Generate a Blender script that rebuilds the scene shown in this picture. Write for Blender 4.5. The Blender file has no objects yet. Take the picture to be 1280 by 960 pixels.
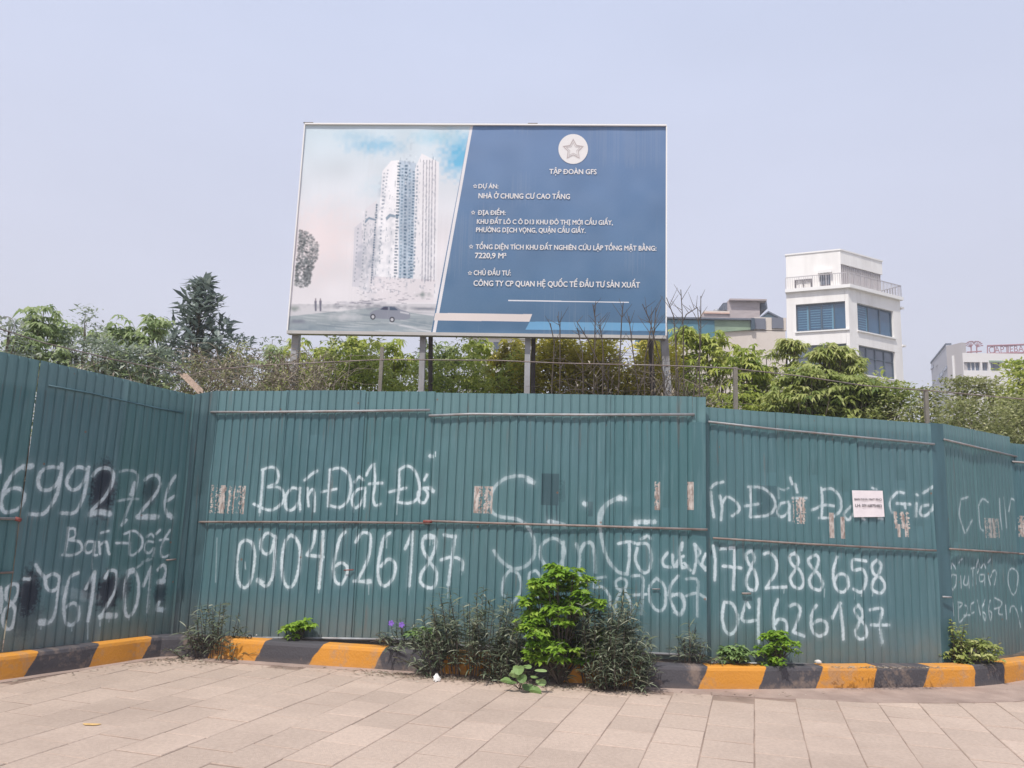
import bpy, math, random
import numpy as np
from mathutils import Vector

# ------------------------------------------------------------------ camera, sky, sun, exposure
S = bpy.context.scene
COL = S.collection
F = 1000.0; TH = math.atan(165/1000); ROLL = 0.033; EYE = 1.6
CT, ST, CR, SR = math.cos(TH), math.sin(TH), math.cos(ROLL), math.sin(ROLL)
cd = bpy.data.cameras.new('camera'); cam = bpy.data.objects.new('camera', cd); COL.objects.link(cam)
cd.sensor_fit = 'HORIZONTAL'; cd.sensor_width = 36; cd.lens = 36*F/1280
cd.clip_start = 0.05; cd.clip_end = 3000
cam.location = (0, 0, EYE); cam.rotation_mode = 'XYZ'
from mathutils import Matrix
cam.matrix_world = Matrix.Translation((0, 0, EYE)) @ Matrix.Rotation(math.pi/2+TH, 4, 'X') @ Matrix.Rotation(ROLL, 4, 'Z')
S.camera = cam
SUN_DIR = Vector((-0.54, -0.84, 0)).normalized() * math.cos(math.radians(60)) + Vector((0, 0, math.sin(math.radians(60))))
W = bpy.data.worlds.new('World'); S.world = W; W.use_nodes = True
wn, wl = W.node_tree.nodes, W.node_tree.links
sky = wn.new('ShaderNodeTexSky'); sky.sky_type = 'NISHITA'; sky.sun_disc = False
sky.sun_elevation = math.radians(60); sky.sun_rotation = math.atan2(SUN_DIR.x, SUN_DIR.y)
sky.air_density = 1.6; sky.dust_density = 6.0; sky.ozone_density = 2.0; sky.altitude = 0
mixw = wn.new('ShaderNodeMix'); mixw.data_type = 'RGBA'; mixw.inputs['Factor'].default_value = 0.78
mixw.inputs[7].default_value = (8.5, 9.1, 11.3, 1)     # thin high white haze over the whole sky
wl.new(sky.outputs[0], mixw.inputs[6])
wtc = wn.new('ShaderNodeTexCoord'); wsp = wn.new('ShaderNodeSeparateXYZ'); wl.new(wtc.outputs['Generated'], wsp.inputs[0])
wrp = wn.new('ShaderNodeValToRGB'); wl.new(wsp.outputs[2], wrp.inputs[0])      # the haze whitens towards the horizon all round
wrp.color_ramp.elements[0].position = 0.0; wrp.color_ramp.elements[0].color = (.93, .92, 1.02, 1); wrp.color_ramp.elements[1].position = .75; wrp.color_ramp.elements[1].color = (.74, .84, 1.12, 1)
e_ = wrp.color_ramp.elements.new(.28); e_.color = (.88, .90, 1.08, 1)
wno = wn.new('ShaderNodeTexNoise'); wno.inputs['Scale'].default_value = 2.2; wno.inputs['Detail'].default_value = 5; wmp = wn.new('ShaderNodeMapping'); wmp.inputs['Scale'].default_value = (1, 1, 2.5); wl.new(wtc.outputs['Generated'], wmp.inputs[0]); wl.new(wmp.outputs[0], wno.inputs[0])
wmr = wn.new('ShaderNodeMapRange'); wmr.inputs[1].default_value = .35; wmr.inputs[2].default_value = .65; wmr.inputs[3].default_value = 10.3; wmr.inputs[4].default_value = 10.9; wl.new(wno.outputs[0], wmr.inputs[0])
wsc = wn.new('ShaderNodeVectorMath'); wsc.operation = 'SCALE'; wl.new(wrp.outputs[0], wsc.inputs[0]); wl.new(wmr.outputs[0], wsc.inputs['Scale']); wl.new(wsc.outputs[0], mixw.inputs[7])
wl.new(mixw.outputs[2], wn['Background'].inputs[0]); wn['Background'].inputs[1].default_value = 0.09
sd = bpy.data.lights.new('sun', 'SUN'); sd.energy = 4.0; sd.angle = math.radians(0.6); sd.color = (1, 0.955, 0.89)
sun = bpy.data.objects.new('sun', sd); COL.objects.link(sun); sun.rotation_euler = SUN_DIR.to_track_quat('Z', 'Y').to_euler()
S.view_settings.view_transform = 'Standard'; S.view_settings.look = 'None'; S.view_settings.gamma = 1; S.view_settings.exposure = 0.0
S.render.engine = 'CYCLES'; S.cycles.max_bounces = 6; S.cycles.transparent_max_bounces = 8

rnd = random.Random(7); rng = np.random.default_rng(11)

# ------------------------------------------------------------------ surveying helpers: where a sight line meets the ground or a wall
def ray(px, py):
    u = (px-640)/F; v = (480-py)/F
    u2 = u*CR - v*SR; v2 = u*SR + v*CR
    return np.array([u2, CT - v2*ST, ST + v2*CT])
def gnd(px, py, z=0.0):
    r = ray(px, py); t = (z-EYE)/r[2]; return r*t + np.array([0, 0, EYE])
class Wall:
    """vertical plane through plan point p along d; s runs along it, n points to the viewer's side"""
    def __init__(w, p, q):
        w.p = np.array(p[:2], float); d = np.array(q[:2], float)-w.p; w.len = float(np.hypot(*d)); w.d = d/w.len; w.n = np.array([w.d[1], -w.d[0]])
    def at(w, px, py):
        r = ray(px, py); t = (w.n @ w.p)/(w.n @ r[:2]); P = r*t + np.array([0, 0, EYE])
        return float((P[:2]-w.p) @ w.d), float(P[2])
    def w3(w, s, z, o=0.0):
        q = w.p + w.d*s + w.n*o; return (q[0], q[1], z)
def spot(px, Y, py=440):
    r = ray(px, py); t = Y/r[1]; return r*t + np.array([0, 0, EYE])

# ------------------------------------------------------------------ materials
def mat(name, base=(.5, .5, .5), rough=.7, metal=0.0, var=0.0, scale=6.0, bump=0.0, bscale=60.0, spec=.4, dirt=None, dscale=1.2, damt=.35, stretch=(1, 1, 1), objvar=0.0):
    m = bpy.data.materials.new(name); m.use_nodes = True; n, l = m.node_tree.nodes, m.node_tree.links
    b = n['Principled BSDF']; b.inputs['Roughness'].default_value = rough; b.inputs['Metallic'].default_value = metal
    b.inputs['Specular IOR Level'].default_value = spec
    tc = n.new('ShaderNodeNewGeometry'); mp = n.new('ShaderNodeMapping'); mp.inputs['Scale'].default_value = stretch
    l.new(tc.outputs['Position'], mp.inputs[0])
    col = n.new('ShaderNodeRGB'); col.outputs[0].default_value = (*base, 1); out = col.outputs[0]
    if var:
        no = n.new('ShaderNodeTexNoise'); no.inputs['Scale'].default_value = scale; no.inputs['Detail'].default_value = 6; l.new(mp.outputs[0], no.inputs[0])
        mr = n.new('ShaderNodeMapRange'); mr.inputs[1].default_value = .3; mr.inputs[2].default_value = .7; mr.inputs[3].default_value = 1-var; mr.inputs[4].default_value = 1+var
        l.new(no.outputs[0], mr.inputs[0])
        mm = n.new('ShaderNodeVectorMath'); mm.operation = 'SCALE'; l.new(out, mm.inputs[0]); l.new(mr.outputs[0], mm.inputs['Scale']); out = mm.outputs[0]
    if objvar:
        oi = n.new('ShaderNodeObjectInfo'); mr = n.new('ShaderNodeMapRange'); mr.inputs[3].default_value = 1-objvar; mr.inputs[4].default_value = 1+objvar
        l.new(oi.outputs['Random'], mr.inputs[0]); mm = n.new('ShaderNodeVectorMath'); mm.operation = 'SCALE'; l.new(out, mm.inputs[0]); l.new(mr.outputs[0], mm.inputs['Scale']); out = mm.outputs[0]
    if dirt:
        no = n.new('ShaderNodeTexNoise'); no.inputs['Scale'].default_value = dscale; no.inputs['Detail'].default_value = 8; no.inputs['Roughness'].default_value = .65; l.new(mp.outputs[0], no.inputs[0])
        mr = n.new('ShaderNodeMapRange'); mr.inputs[1].default_value = .45; mr.inputs[2].default_value = .7; mr.inputs[4].default_value = damt; l.new(no.outputs[0], mr.inputs[0])
        mx = n.new('ShaderNodeMix'); mx.data_type = 'RGBA'; l.new(mr.outputs[0], mx.inputs['Factor']); l.new(out, mx.inputs[6]); mx.inputs[7].default_value = (*dirt, 1); out = mx.outputs[2]
    l.new(out, b.inputs['Base Color'])
    if bump:
        no = n.new('ShaderNodeTexNoise'); no.inputs['Scale'].default_value = bscale; no.inputs['Detail'].default_value = 5; l.new(mp.outputs[0], no.inputs[0])
        bp = n.new('ShaderNodeBump'); bp.inputs['Strength'].default_value = bump; bp.inputs['Distance'].default_value = .01; l.new(no.outputs[0], bp.inputs['Height']); l.new(bp.outputs[0], b.inputs['Normal'])
    return m
def leafmat(name, c0, c1, c2, trans=.35, rough=.55):
    """colour picked per leaf from UV.x between three greens"""
    m = bpy.data.materials.new(name); m.use_nodes = True; n, l = m.node_tree.nodes, m.node_tree.links
    b = n['Principled BSDF']; b.inputs['Roughness'].default_value = rough; b.inputs['Specular IOR Level'].default_value = .3
    uv = n.new('ShaderNodeUVMap'); sx = n.new('ShaderNodeSeparateXYZ'); l.new(uv.outputs[0], sx.inputs[0])
    r = n.new('ShaderNodeValToRGB'); l.new(sx.outputs[0], r.inputs[0])
    r.color_ramp.elements[0].color = (*c0, 1); r.color_ramp.elements[1].color = (*c2, 1); e = r.color_ramp.elements.new(.5); e.color = (*c1, 1)
    l.new(r.outputs[0], b.inputs['Base Color'])
    t = n.new('ShaderNodeBsdfTranslucent'); l.new(r.outputs[0], t.inputs[0]); mx = n.new('ShaderNodeMixShader'); mx.inputs[0].default_value = trans
    l.new(b.outputs[0], mx.inputs[1]); l.new(t.outputs[0], mx.inputs[2]); l.new(mx.outputs[0], n['Material Output'].inputs[0])
    return m
M = {}
M['paver'] = mat('paving_stone', (.475, .370, .300), .88, var=.10, scale=38, bump=.6, bscale=120, dirt=(.31, .235, .19), dscale=.55, damt=.55, objvar=.085)
def grit(m):      # dark grit and stains over the stone
    n, l = m.node_tree.nodes, m.node_tree.links; b = n['Principled BSDF']; src = b.inputs['Base Color'].links[0].from_socket; g_ = n.new('ShaderNodeNewGeometry')
    for sc, lo, hi, am, c in ((150, .62, .72, .5, (.16, .12, .10)), (9, .60, .78, .35, (.56, .48, .42)), (4.5, .66, .72, .5, (.22, .165, .135))):
        no = n.new('ShaderNodeTexNoise'); no.inputs['Scale'].default_value = sc; no.inputs['Detail'].default_value = 9; no.inputs['Roughness'].default_value = .7; l.new(g_.outputs['Position'], no.inputs[0])
        mr = n.new('ShaderNodeMapRange'); mr.inputs[1].default_value = lo; mr.inputs[2].default_value = hi; mr.inputs[4].default_value = am; l.new(no.outputs[0], mr.inputs[0])
        mx = n.new('ShaderNodeMix'); mx.data_type = 'RGBA'; l.new(mr.outputs[0], mx.inputs['Factor']); l.new(src, mx.inputs[6]); mx.inputs[7].default_value = (*c, 1); src = mx.outputs[2]
    l.new(src, b.inputs['Base Color'])
grit(M['paver'])
M['joint'] = mat('joint_sand', (.30, .22, .175), .95, var=.25, scale=3, bump=.4, dirt=(.15, .11, .085), dscale=1.3, damt=.8)
M['gutter'] = mat('dusty_concrete', (.36, .27, .225), .95, var=.12, scale=5, bump=.5, bscale=50, dirt=(.20, .14, .115), dscale=1.6, damt=.6)
M['soil'] = mat('soil', (.09, .065, .045), .95, var=.35, scale=12, bump=.8, bscale=30, dirt=(.22, .19, .15), dscale=3, damt=.5)
M['earth'] = mat('earth', (.20, .17, .12), .95, var=.3, scale=.5, bump=.6, bscale=4, dirt=(.07, .1, .035), dscale=.15, damt=.8)
M['pipe'] = mat('galvanised_pipe', (.30, .31, .32), .55, .25, var=.2, scale=9, dirt=(.24, .15, .11), dscale=5, damt=.6)
M['rust'] = mat('rusty_pipe', (.22, .17, .15), .7, .1, var=.25, scale=9, dirt=(.33, .31, .30), dscale=4, damt=.7)
M['rust_red'] = mat('red_primer', (.22, .06, .05), .7, var=.3, scale=20)
M['flash'] = mat('teal_flat_sheet', (.060, .13, .155), .55, .0, var=.12, scale=3, stretch=(4, 4, .5), dirt=(.03, .06, .07), dscale=2, damt=.4)
M['postgrey'] = mat('grey_steel_post', (.36, .36, .37), .6, .1, var=.15, scale=5, dirt=(.2, .16, .13), dscale=3, damt=.5)
M['strut'] = mat('dark_steel_strut', (.09, .075, .07), .7, .1, var=.2)
M['frame'] = mat('billboard_frame', (.52, .50, .48), .55, .1, var=.15, scale=4, dirt=(.32, .28, .24), dscale=2, damt=.5)
M['twig'] = mat('dry_twig', (.10, .08, .065), .9, var=.3, scale=9)
M['twigp'] = mat('pale_dry_twig', (.26, .22, .17), .9, var=.3, scale=9)
M['bark'] = mat('bark', (.17, .14, .105), .9, var=.3, scale=8, bump=.4)
M['conc'] = mat('old_concrete', (.22, .20, .17), .9, var=.2, scale=6, bump=.4)
M['white'] = mat('white_plaster', (.88, .85, .82), .85, var=.03, scale=.6, dirt=(.60, .56, .53), dscale=1.1, damt=.4, stretch=(1, 1, .18))
M['whitetrim'] = mat('white_trim', (.84, .82, .80), .7)
M['grey_louvre'] = mat('grey_louvre', (.42, .38, .38), .7)
M['glassblue'] = mat('blue_tinted_glass', (.028, .095, .18), .08, 0, var=.25, scale=.35, spec=.8)
M['glassgrey'] = mat('grey_glass', (.10, .125, .17), .1, 0, var=.25, scale=.5, spec=.7)
M['winframe'] = mat('window_frame', (.06, .09, .12), .5)
M['blind'] = mat('pale_blind', (.12, .27, .38), .6)
M['darkframe'] = mat('dark_frame', (.14, .12, .13), .6)
M['teal_clad'] = mat('teal_cladding', (.075, .20, .27), .7, var=.1, scale=.5)
M['olive_clad'] = mat('olive_cladding', (.27, .36, .25), .7, var=.12, scale=.7, dirt=(.16, .22, .17), dscale=.6, damt=.6)
M['beige'] = mat('beige_render', (.66, .59, .53), .9, var=.05, scale=.4, dirt=(.5, .43, .39), dscale=.4, damt=.5)
M['block'] = mat('bare_blockwork', (.44, .38, .375), .9, var=.1, scale=1.5, stretch=(1, 1, 4))
M['tile_orange'] = mat('salmon_band', (.62, .42, .34), .8, var=.1)
M['slate'] = mat('grey_roof', (.13, .15, .19), .8, var=.15)
M['bluegrey'] = mat('blue_grey_gable', (.20, .29, .36), .8, var=.1)
M['shutter'] = mat('grey_shutter', (.16, .17, .21), .7)
M['steel'] = mat('stainless_tank', (.5, .5, .5), .3, .8, var=.1)
M['farwhite'] = mat('far_white_wall', (.72, .69, .68), .9, var=.04, scale=.3)
M['fargrey'] = mat('far_grey_wall', (.45, .42, .42), .9, var=.08, scale=.4, stretch=(1, 1, .1))
M['redsign'] = mat('faded_red_letters', (.30, .15, .17), .7)
M['ink'] = mat('white_lettering', (.74, .72, .72), .7)
M['inkdark'] = mat('black_print', (.10, .09, .11), .8)
M['paper'] = mat('white_paper', (.80, .74, .76), .8, var=.03, scale=20)
M['stone'] = mat('pale_stone', (.6, .57, .53), .9, var=.15, scale=30)
M['black'] = mat('black_rubber', (.02, .02, .02), .6)
M['litter'] = mat('white_litter', (.75, .74, .72), .6, var=.1, scale=40)
M['purple'] = mat('purple_petals', (.25, .13, .55), .6, var=.15, scale=40)
M['plank'] = mat('split_board', (.42, .31, .24), .9, var=.3, scale=6, stretch=(10, 1, 10), bump=.5)
M['drygrass'] = mat('dead_leaves', (.17, .12, .085), .95, var=.4, scale=25)
L = {}
L['pale'] = leafmat('pale_green_leaf', (.20, .28, .12), (.36, .44, .20), (.56, .62, .36), trans=.5)
L['green'] = leafmat('fresh_green_leaf', (.20, .28, .06), (.44, .50, .11), (.70, .70, .26), trans=.5)
L['yellow'] = leafmat('yellow_green_leaf', (.30, .27, .05), (.62, .57, .10), (.85, .74, .22), trans=.5)
L['grey'] = leafmat('grey_green_leaf', (.12, .165, .115), (.25, .30, .22), (.50, .53, .43), trans=.35)
L['dark'] = leafmat('dark_conifer_leaf', (.09, .12, .125), (.16, .195, .20), (.30, .33, .34), trans=.2)
L['olive'] = leafmat('olive_leaf', (.14, .165, .06), (.31, .33, .13), (.58, .56, .32), trans=.4)
L['bush'] = leafmat('deep_green_leaf', (.15, .215, .06), (.36, .41, .12), (.62, .62, .28), trans=.45)
L['conif'] = leafmat('grey_conical_leaf', (.12, .155, .14), (.22, .27, .24), (.40, .45, .41), trans=.28)
L['dry'] = leafmat('dry_leaf', (.16, .125, .085), (.28, .23, .17), (.46, .41, .34), trans=.15)
L['strap'] = leafmat('narrow_grey_green_leaf', (.06, .085, .05), (.15, .18, .11), (.38, .39, .29), trans=.22, rough=.4)
L['lime'] = leafmat('lime_lobed_leaf', (.10, .22, .02), (.24, .40, .04), (.42, .56, .10), trans=.4)
L['heart'] = leafmat('soft_green_leaf', (.12, .20, .07), (.20, .31, .10), (.32, .43, .18), trans=.3)

# ------------------------------------------------------------------ object helpers
def tag(o, label=None, cat=None, group=None, kind=None):
    if label: o['label'] = label
    if cat: o['category'] = cat
    if group: o['group'] = group
    if kind: o['kind'] = kind
    return o
def empty(name, loc, label, cat, group=None, rz=0):
    o = bpy.data.objects.new(name, None); COL.objects.link(o); o.location = loc; o.rotation_euler = (0, 0, rz); o.empty_display_size = .2
    return tag(o, label, cat, group)
def link(name, me, m, parent=None, loc=None):
    o = bpy.data.objects.new(name, me); COL.objects.link(o)
    if m is not None and len(me.materials) == 0: me.materials.append(m)
    if parent is not None:
        o.parent = parent; o.matrix_parent_inverse = parent_inv(parent)
    if loc is not None: o.location = loc
    return o
def world_of(o):
    mw = Matrix.LocRotScale(o.location, o.rotation_euler, o.scale)
    if o.parent: mw = world_of(o.parent) @ o.matrix_parent_inverse @ mw
    return mw
def parent_inv(p): return world_of(p).inverted()
class B:
    """collects faces; verts in world metres"""
    def __init__(b): b.v = []; b.f = []; b.uv = []
    def face(b, pts, uvs=None):
        i = len(b.v); b.v += [tuple(p) for p in pts]; b.f.append(tuple(range(i, i+len(pts)))); b.uv += list(uvs) if uvs else [(0, 0)]*len(pts)
    def hexa(b, p):     # 8 corners: 0-3 bottom ring, 4-7 top ring
        i = len(b.v); b.v += [tuple(q) for q in p]
        for f in ((3, 2, 1, 0), (4, 5, 6, 7), (0, 1, 5, 4), (1, 2, 6, 5), (2, 3, 7, 6), (3, 0, 4, 7)):
            b.f.append(tuple(i+k for k in f)); b.uv += [(0, 0)]*4
        return b
    def box(b, x0, x1, y0, y1, z0, z1):
        return b.hexa([(x0, y0, z0), (x1, y0, z0), (x1, y1, z0), (x0, y1, z0), (x0, y0, z1), (x1, y0, z1), (x1, y1, z1), (x0, y1, z1)])
    def wbox(b, w, s0, s1, z0, z1, o0, o1):   # box on a Wall: o outward (towards viewer)
        return b.hexa([w.w3(s0, z0, o1), w.w3(s1, z0, o1), w.w3(s1, z0, o0), w.w3(s0, z0, o0), w.w3(s0, z1, o1), w.w3(s1, z1, o1), w.w3(s1, z1, o0), w.w3(s0, z1, o0)])
    def wquad(b, w, pts, o0, o1):             # prism from 4 (s,z) points bl br tr tl
        bl, br, tr, tl = pts
        return b.hexa([w.w3(*bl, o1), w.w3(*br, o1), w.w3(*br, o0), w.w3(*bl, o0), w.w3(*tl, o1), w.w3(*tr, o1), w.w3(*tr, o0), w.w3(*tl, o0)])
    def tube(b, pts, r, n=6, r1=None, cap=True):
        pts = [Vector(p) for p in pts]; m = len(pts); base = len(b.v); r1 = r if r1 is None else r1
        for k, p in enumerate(pts):
            t = (pts[min(k+1, m-1)]-pts[max(k-1, 0)]).normalized()
            a = Vector((0, 0, 1)) if abs(t.z) < .9 else Vector((1, 0, 0)); u = t.cross(a).normalized(); v = t.cross(u)
            rr = r + (r1-r)*k/max(1, m-1)
            for j in range(n):
                an = 2*math.pi*j/n; b.v.append(tuple(p+u*(math.cos(an)*rr)+v*(math.sin(an)*rr)))
        for k in range(m-1):
            for j in range(n):
                a0 = base+k*n+j; a1 = base+k*n+(j+1) % n; b.f.append((a0, a1, a1+n, a0+n)); b.uv += [(0, 0)]*4
        if cap:
            b.f.append(tuple(base+j for j in reversed(range(n)))); b.uv += [(0, 0)]*n
            b.f.append(tuple(base+(m-1)*n+j for j in range(n))); b.uv += [(0, 0)]*n
        return b
    def mesh(b, name, uv=False, smooth=False):
        me = bpy.data.meshes.new(name); me.from_pydata(b.v, [], b.f)
        if uv:
            l = me.uv_layers.new(name='UVMap'); l.data.foreach_set('uv', np.array(b.uv, 'f').ravel())
        if smooth: me.polygons.foreach_set('use_smooth', [True]*len(b.f))
        me.update(); return me
    def build(b, name, m, parent=None, uv=False, smooth=False): return link(name, b.mesh(name, uv, smooth), m, parent)

# leaves: rows of quads along a drooping midrib, all in numpy
def leaves(pos, dr, length, width, droop=.3, rows=((0, .15), (.45, 1), (1, .04)), fold=.25, uvx=None, nrm=None):
    N = len(pos); pos = np.asarray(pos, float); dr = np.asarray(dr, float); dr /= np.linalg.norm(dr, axis=1)[:, None]+1e-9
    length = np.broadcast_to(length, (N,)); width = np.broadcast_to(width, (N,)); droop = np.broadcast_to(droop, (N,))
    up = np.tile([0, 0, 1.], (N, 1)) + rng.normal(0, .35, (N, 3)) if nrm is None else nrm
    side = np.cross(dr, up); side /= np.linalg.norm(side, axis=1)[:, None]+1e-9; nn = np.cross(side, dr)
    V = []
    for t, w in rows:
        c = pos + dr*(length*t)[:, None] + np.array([0, 0, -1.])*(droop*length*t*t)[:, None]
        o = side*(width*w*.5)[:, None]; lift = nn*(width*w*fold*.5)[:, None]
        V += [c-o+lift, c, c+o+lift]
    R = len(rows); V = np.stack(V, 1).reshape(-1, 3)            # N, 3R
    q = []
    for r in range(R-1):
        for k in (0, 1): q.append([3*r+k, 3*r+k+1, 3*r+k+4, 3*r+k+3])
    q = np.array(q); Fa = (np.arange(N)[:, None, None]*3*R + q[None]).reshape(-1, 4)
    u = rng.random(N) if uvx is None else np.asarray(uvx)
    UV = np.repeat(np.clip(u, 0.001, .999), len(q)*4); return V, Fa, UV
def leafmesh(name, parts):
    V = []; Fa = []; U = []; off = 0
    for v, f, u in parts: V.append(v); Fa.append(f+off); U.append(u); off += len(v)
    V = np.concatenate(V); Fa = np.concatenate(Fa); U = np.concatenate(U)
    me = bpy.data.meshes.new(name); me.vertices.add(len(V)); me.vertices.foreach_set('co', V.astype('f').ravel())
    me.loops.add(Fa.size); me.loops.foreach_set('vertex_index', Fa.astype('i').ravel())
    me.polygons.add(len(Fa)); me.polygons.foreach_set('loop_start', np.arange(0, Fa.size, 4, dtype='i'))
    uv = me.uv_layers.new(name='UVMap'); uv.data.foreach_set('uv', np.stack([U, np.zeros_like(U)], 1).astype('f').ravel())
    me.update(calc_edges=True); me.validate(); return me

PER = .095      # rib spacing of the fence sheets
# ------------------------------------------------------------------ painted images (generated here, nothing is loaded)
def smooth_noise(h, w, cell, seed):
    r = np.random.default_rng(seed); gh, gw = int(h/cell)+3, int(w/cell)+3; g = r.random((gh, gw))
    y = np.arange(h)/cell; x = np.arange(w)/cell; yi = y.astype(int); xi = x.astype(int); fy = (y-yi)[:, None]; fx = (x-xi)[None]
    fy = fy*fy*(3-2*fy); fx = fx*fx*(3-2*fx)
    a = g[yi][:, xi]; b = g[yi][:, xi+1]; c = g[yi+1][:, xi]; d = g[yi+1][:, xi+1]
    return (a*(1-fx)+b*fx)*(1-fy)+(c*(1-fx)+d*fx)*fy
class Canvas:
    def __init__(c, wall, s0, s1, z0, z1, res, ch=4, fill=0.0):
        c.w = wall; c.s0, c.s1, c.z0, c.z1, c.res = s0, s1, z0, z1, res
        c.W = int((s1-s0)*res); c.H = int((z1-z0)*res); c.a = np.zeros((c.H, c.W, ch), np.float32) + fill
    def xy(c, s, z): return (s-c.s0)*c.res, (z-c.z0)*c.res
    def px(c, p): return c.xy(*c.w.at(*p))
    def uv(c, s, z): return ((s-c.s0)/(c.s1-c.s0), (z-c.z0)/(c.z1-c.z0))
    def dist(c, P, pad):
        P = np.array(P); x0 = max(0, int(P[:, 0].min()-pad)); x1 = min(c.W, int(P[:, 0].max()+pad)+1); y0 = max(0, int(P[:, 1].min()-pad)); y1 = min(c.H, int(P[:, 1].max()+pad)+1)
        if x1 <= x0 or y1 <= y0: return None
        X, Y = np.meshgrid(np.arange(x0, x1)+.5, np.arange(y0, y1)+.5); D = np.full(X.shape, 1e9)
        for a, b in zip(P[:-1], P[1:]):
            d = b-a; L2 = d@d+1e-9; t = np.clip(((X-a[0])*d[0]+(Y-a[1])*d[1])/L2, 0, 1); D = np.minimum(D, np.hypot(X-a[0]-t*d[0], Y-a[1]-t*d[1]))
        return D, (slice(y0, y1), slice(x0, x1))
    def stroke(c, pts, w=.020, ch=0, op=1.0, over=.10):      # spray-can line, w = half width in metres
        P = [c.px(p) for p in pts]
        if len(P) > 2:                                       # Catmull-Rom
            Q = [P[0]]+P+[P[-1]]; O = []
            for i in range(1, len(Q)-2):
                p0, p1, p2, p3 = map(np.array, Q[i-1:i+3])
                for t in np.linspace(0, 1, 7)[:-1]: O.append(.5*((2*p1)+(-p0+p2)*t+(2*p0-5*p1+4*p2-p3)*t*t+(-p0+3*p1-3*p2+p3)*t**3))
            O.append(np.array(P[-1])); P = O
        wp = w*c.res; r = c.dist(P, wp*4)
        if r is None: return
        D, sl = r; D = D + (NZ[sl[0], sl[1]]-.5)*wp*.7
        I = np.clip(1.45-(D/wp)**2*.8, 0, 1)*op*(.62+.38*NZ2[sl[0], sl[1]]) + 1.7*over*op*np.exp(-(D/(2.3*wp))**2)
        c.a[..., ch][sl] = np.maximum(c.a[..., ch][sl], I)
    def dot(c, p, rx, rz, ch=1, op=.8, hard=.5):
        x, y = c.px(p); rx *= c.res; rz *= c.res; X, Y = np.meshgrid(np.arange(c.W)+.5, np.arange(c.H)+.5)
        D = np.sqrt(((X-x)/rx)**2+((Y-y)/rz)**2) + (NZ[:c.H, :c.W]-.5)*.7; I = np.clip((1.15-D)/hard, 0, 1)*op
        c.a[..., ch] = np.maximum(c.a[..., ch], I)
    def torn(c, x0, y0, x1, y1, ch=2, op=.9, thr=.42, cell=3):
        P = np.array([c.px((x0, y0)), c.px((x1, y0)), c.px((x1, y1)), c.px((x0, y1))]); a, b = P.min(0).astype(int), P.max(0).astype(int)
        a = np.maximum(a, 0); h, w = b[1]-a[1], b[0]-a[0]
        if h < 2 or w < 2: return
        n = smooth_noise(h, w, cell, int(x0)+3)*.5 + np.repeat(smooth_noise(1, w, 5, int(x0)), h, 0)*.5 + .12*smooth_noise(h, w, 20, int(y0))
        v = (n > thr)*op; sl = (slice(a[1], b[1]), slice(a[0], b[0])); c.a[..., ch][sl] = np.maximum(c.a[..., ch][sl], v[:c.a[..., ch][sl].shape[0], :c.a[..., ch][sl].shape[1]])
    def poly(c, pts, col, op=1.0, soft=.7):
        P = np.array([c.px(p) for p in pts]); x0 = max(0, int(P[:, 0].min()-2)); x1 = min(c.W, int(P[:, 0].max()+3)); y0 = max(0, int(P[:, 1].min()-2)); y1 = min(c.H, int(P[:, 1].max()+3))
        if x1 <= x0 or y1 <= y0: return
        X, Y = np.meshgrid(np.arange(x0, x1)+.5, np.arange(y0, y1)+.5); ins = np.zeros(X.shape, bool); n = len(P)
        for i in range(n):
            xa, ya = P[i]; xb, yb = P[(i+1) % n]
            if ya == yb: continue
            k = ((ya > Y) != (yb > Y)) & (X < (xb-xa)*(Y-ya)/(yb-ya)+xa); ins ^= k
        m = (ins*op)[..., None]; sl = (slice(y0, y1), slice(x0, x1))
        c.a[sl[0], sl[1], :3] = c.a[sl[0], sl[1], :3]*(1-m)+np.array(col)*m
    def break_up(c):     # paint misses the grooves and thins out in places
        sx = (c.s0+(np.arange(c.W)+.5)/c.res) % PER; rib = np.where((sx > .060) & (sx < .088), .50, 1.0)[None]; n3 = smooth_noise(c.H, c.W, 26, 61)*.6+smooth_noise(c.H, c.W, 7, 62)*.4; n4 = smooth_noise(c.H, c.W, 1.6, 63)
        c.a[..., 0] *= np.clip(rib*(.62+.62*n3), 0, 1)*(.80+.30*n4); return c
    def image(c, name, color=False):
        im = bpy.data.images.new(name, c.W, c.H, alpha=False, float_buffer=False)
        if not color: im.colorspace_settings.name = 'Non-Color'
        px = np.ones((c.H, c.W, 4), np.float32); k = min(4, c.a.shape[2]); px[..., :k] = np.clip(c.a[..., :k], 0, 1); px[..., 3] = 1
        im.pixels.foreach_set(px.ravel()); im.update(); im.pack(); return im
NZ = smooth_noise(1100, 2400, 5, 1)*.6 + smooth_noise(1100, 2400, 2, 2)*.4
NZ2 = smooth_noise(1100, 2400, 22, 3)*.5 + smooth_noise(1100, 2400, 2, 4)*.5

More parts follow.
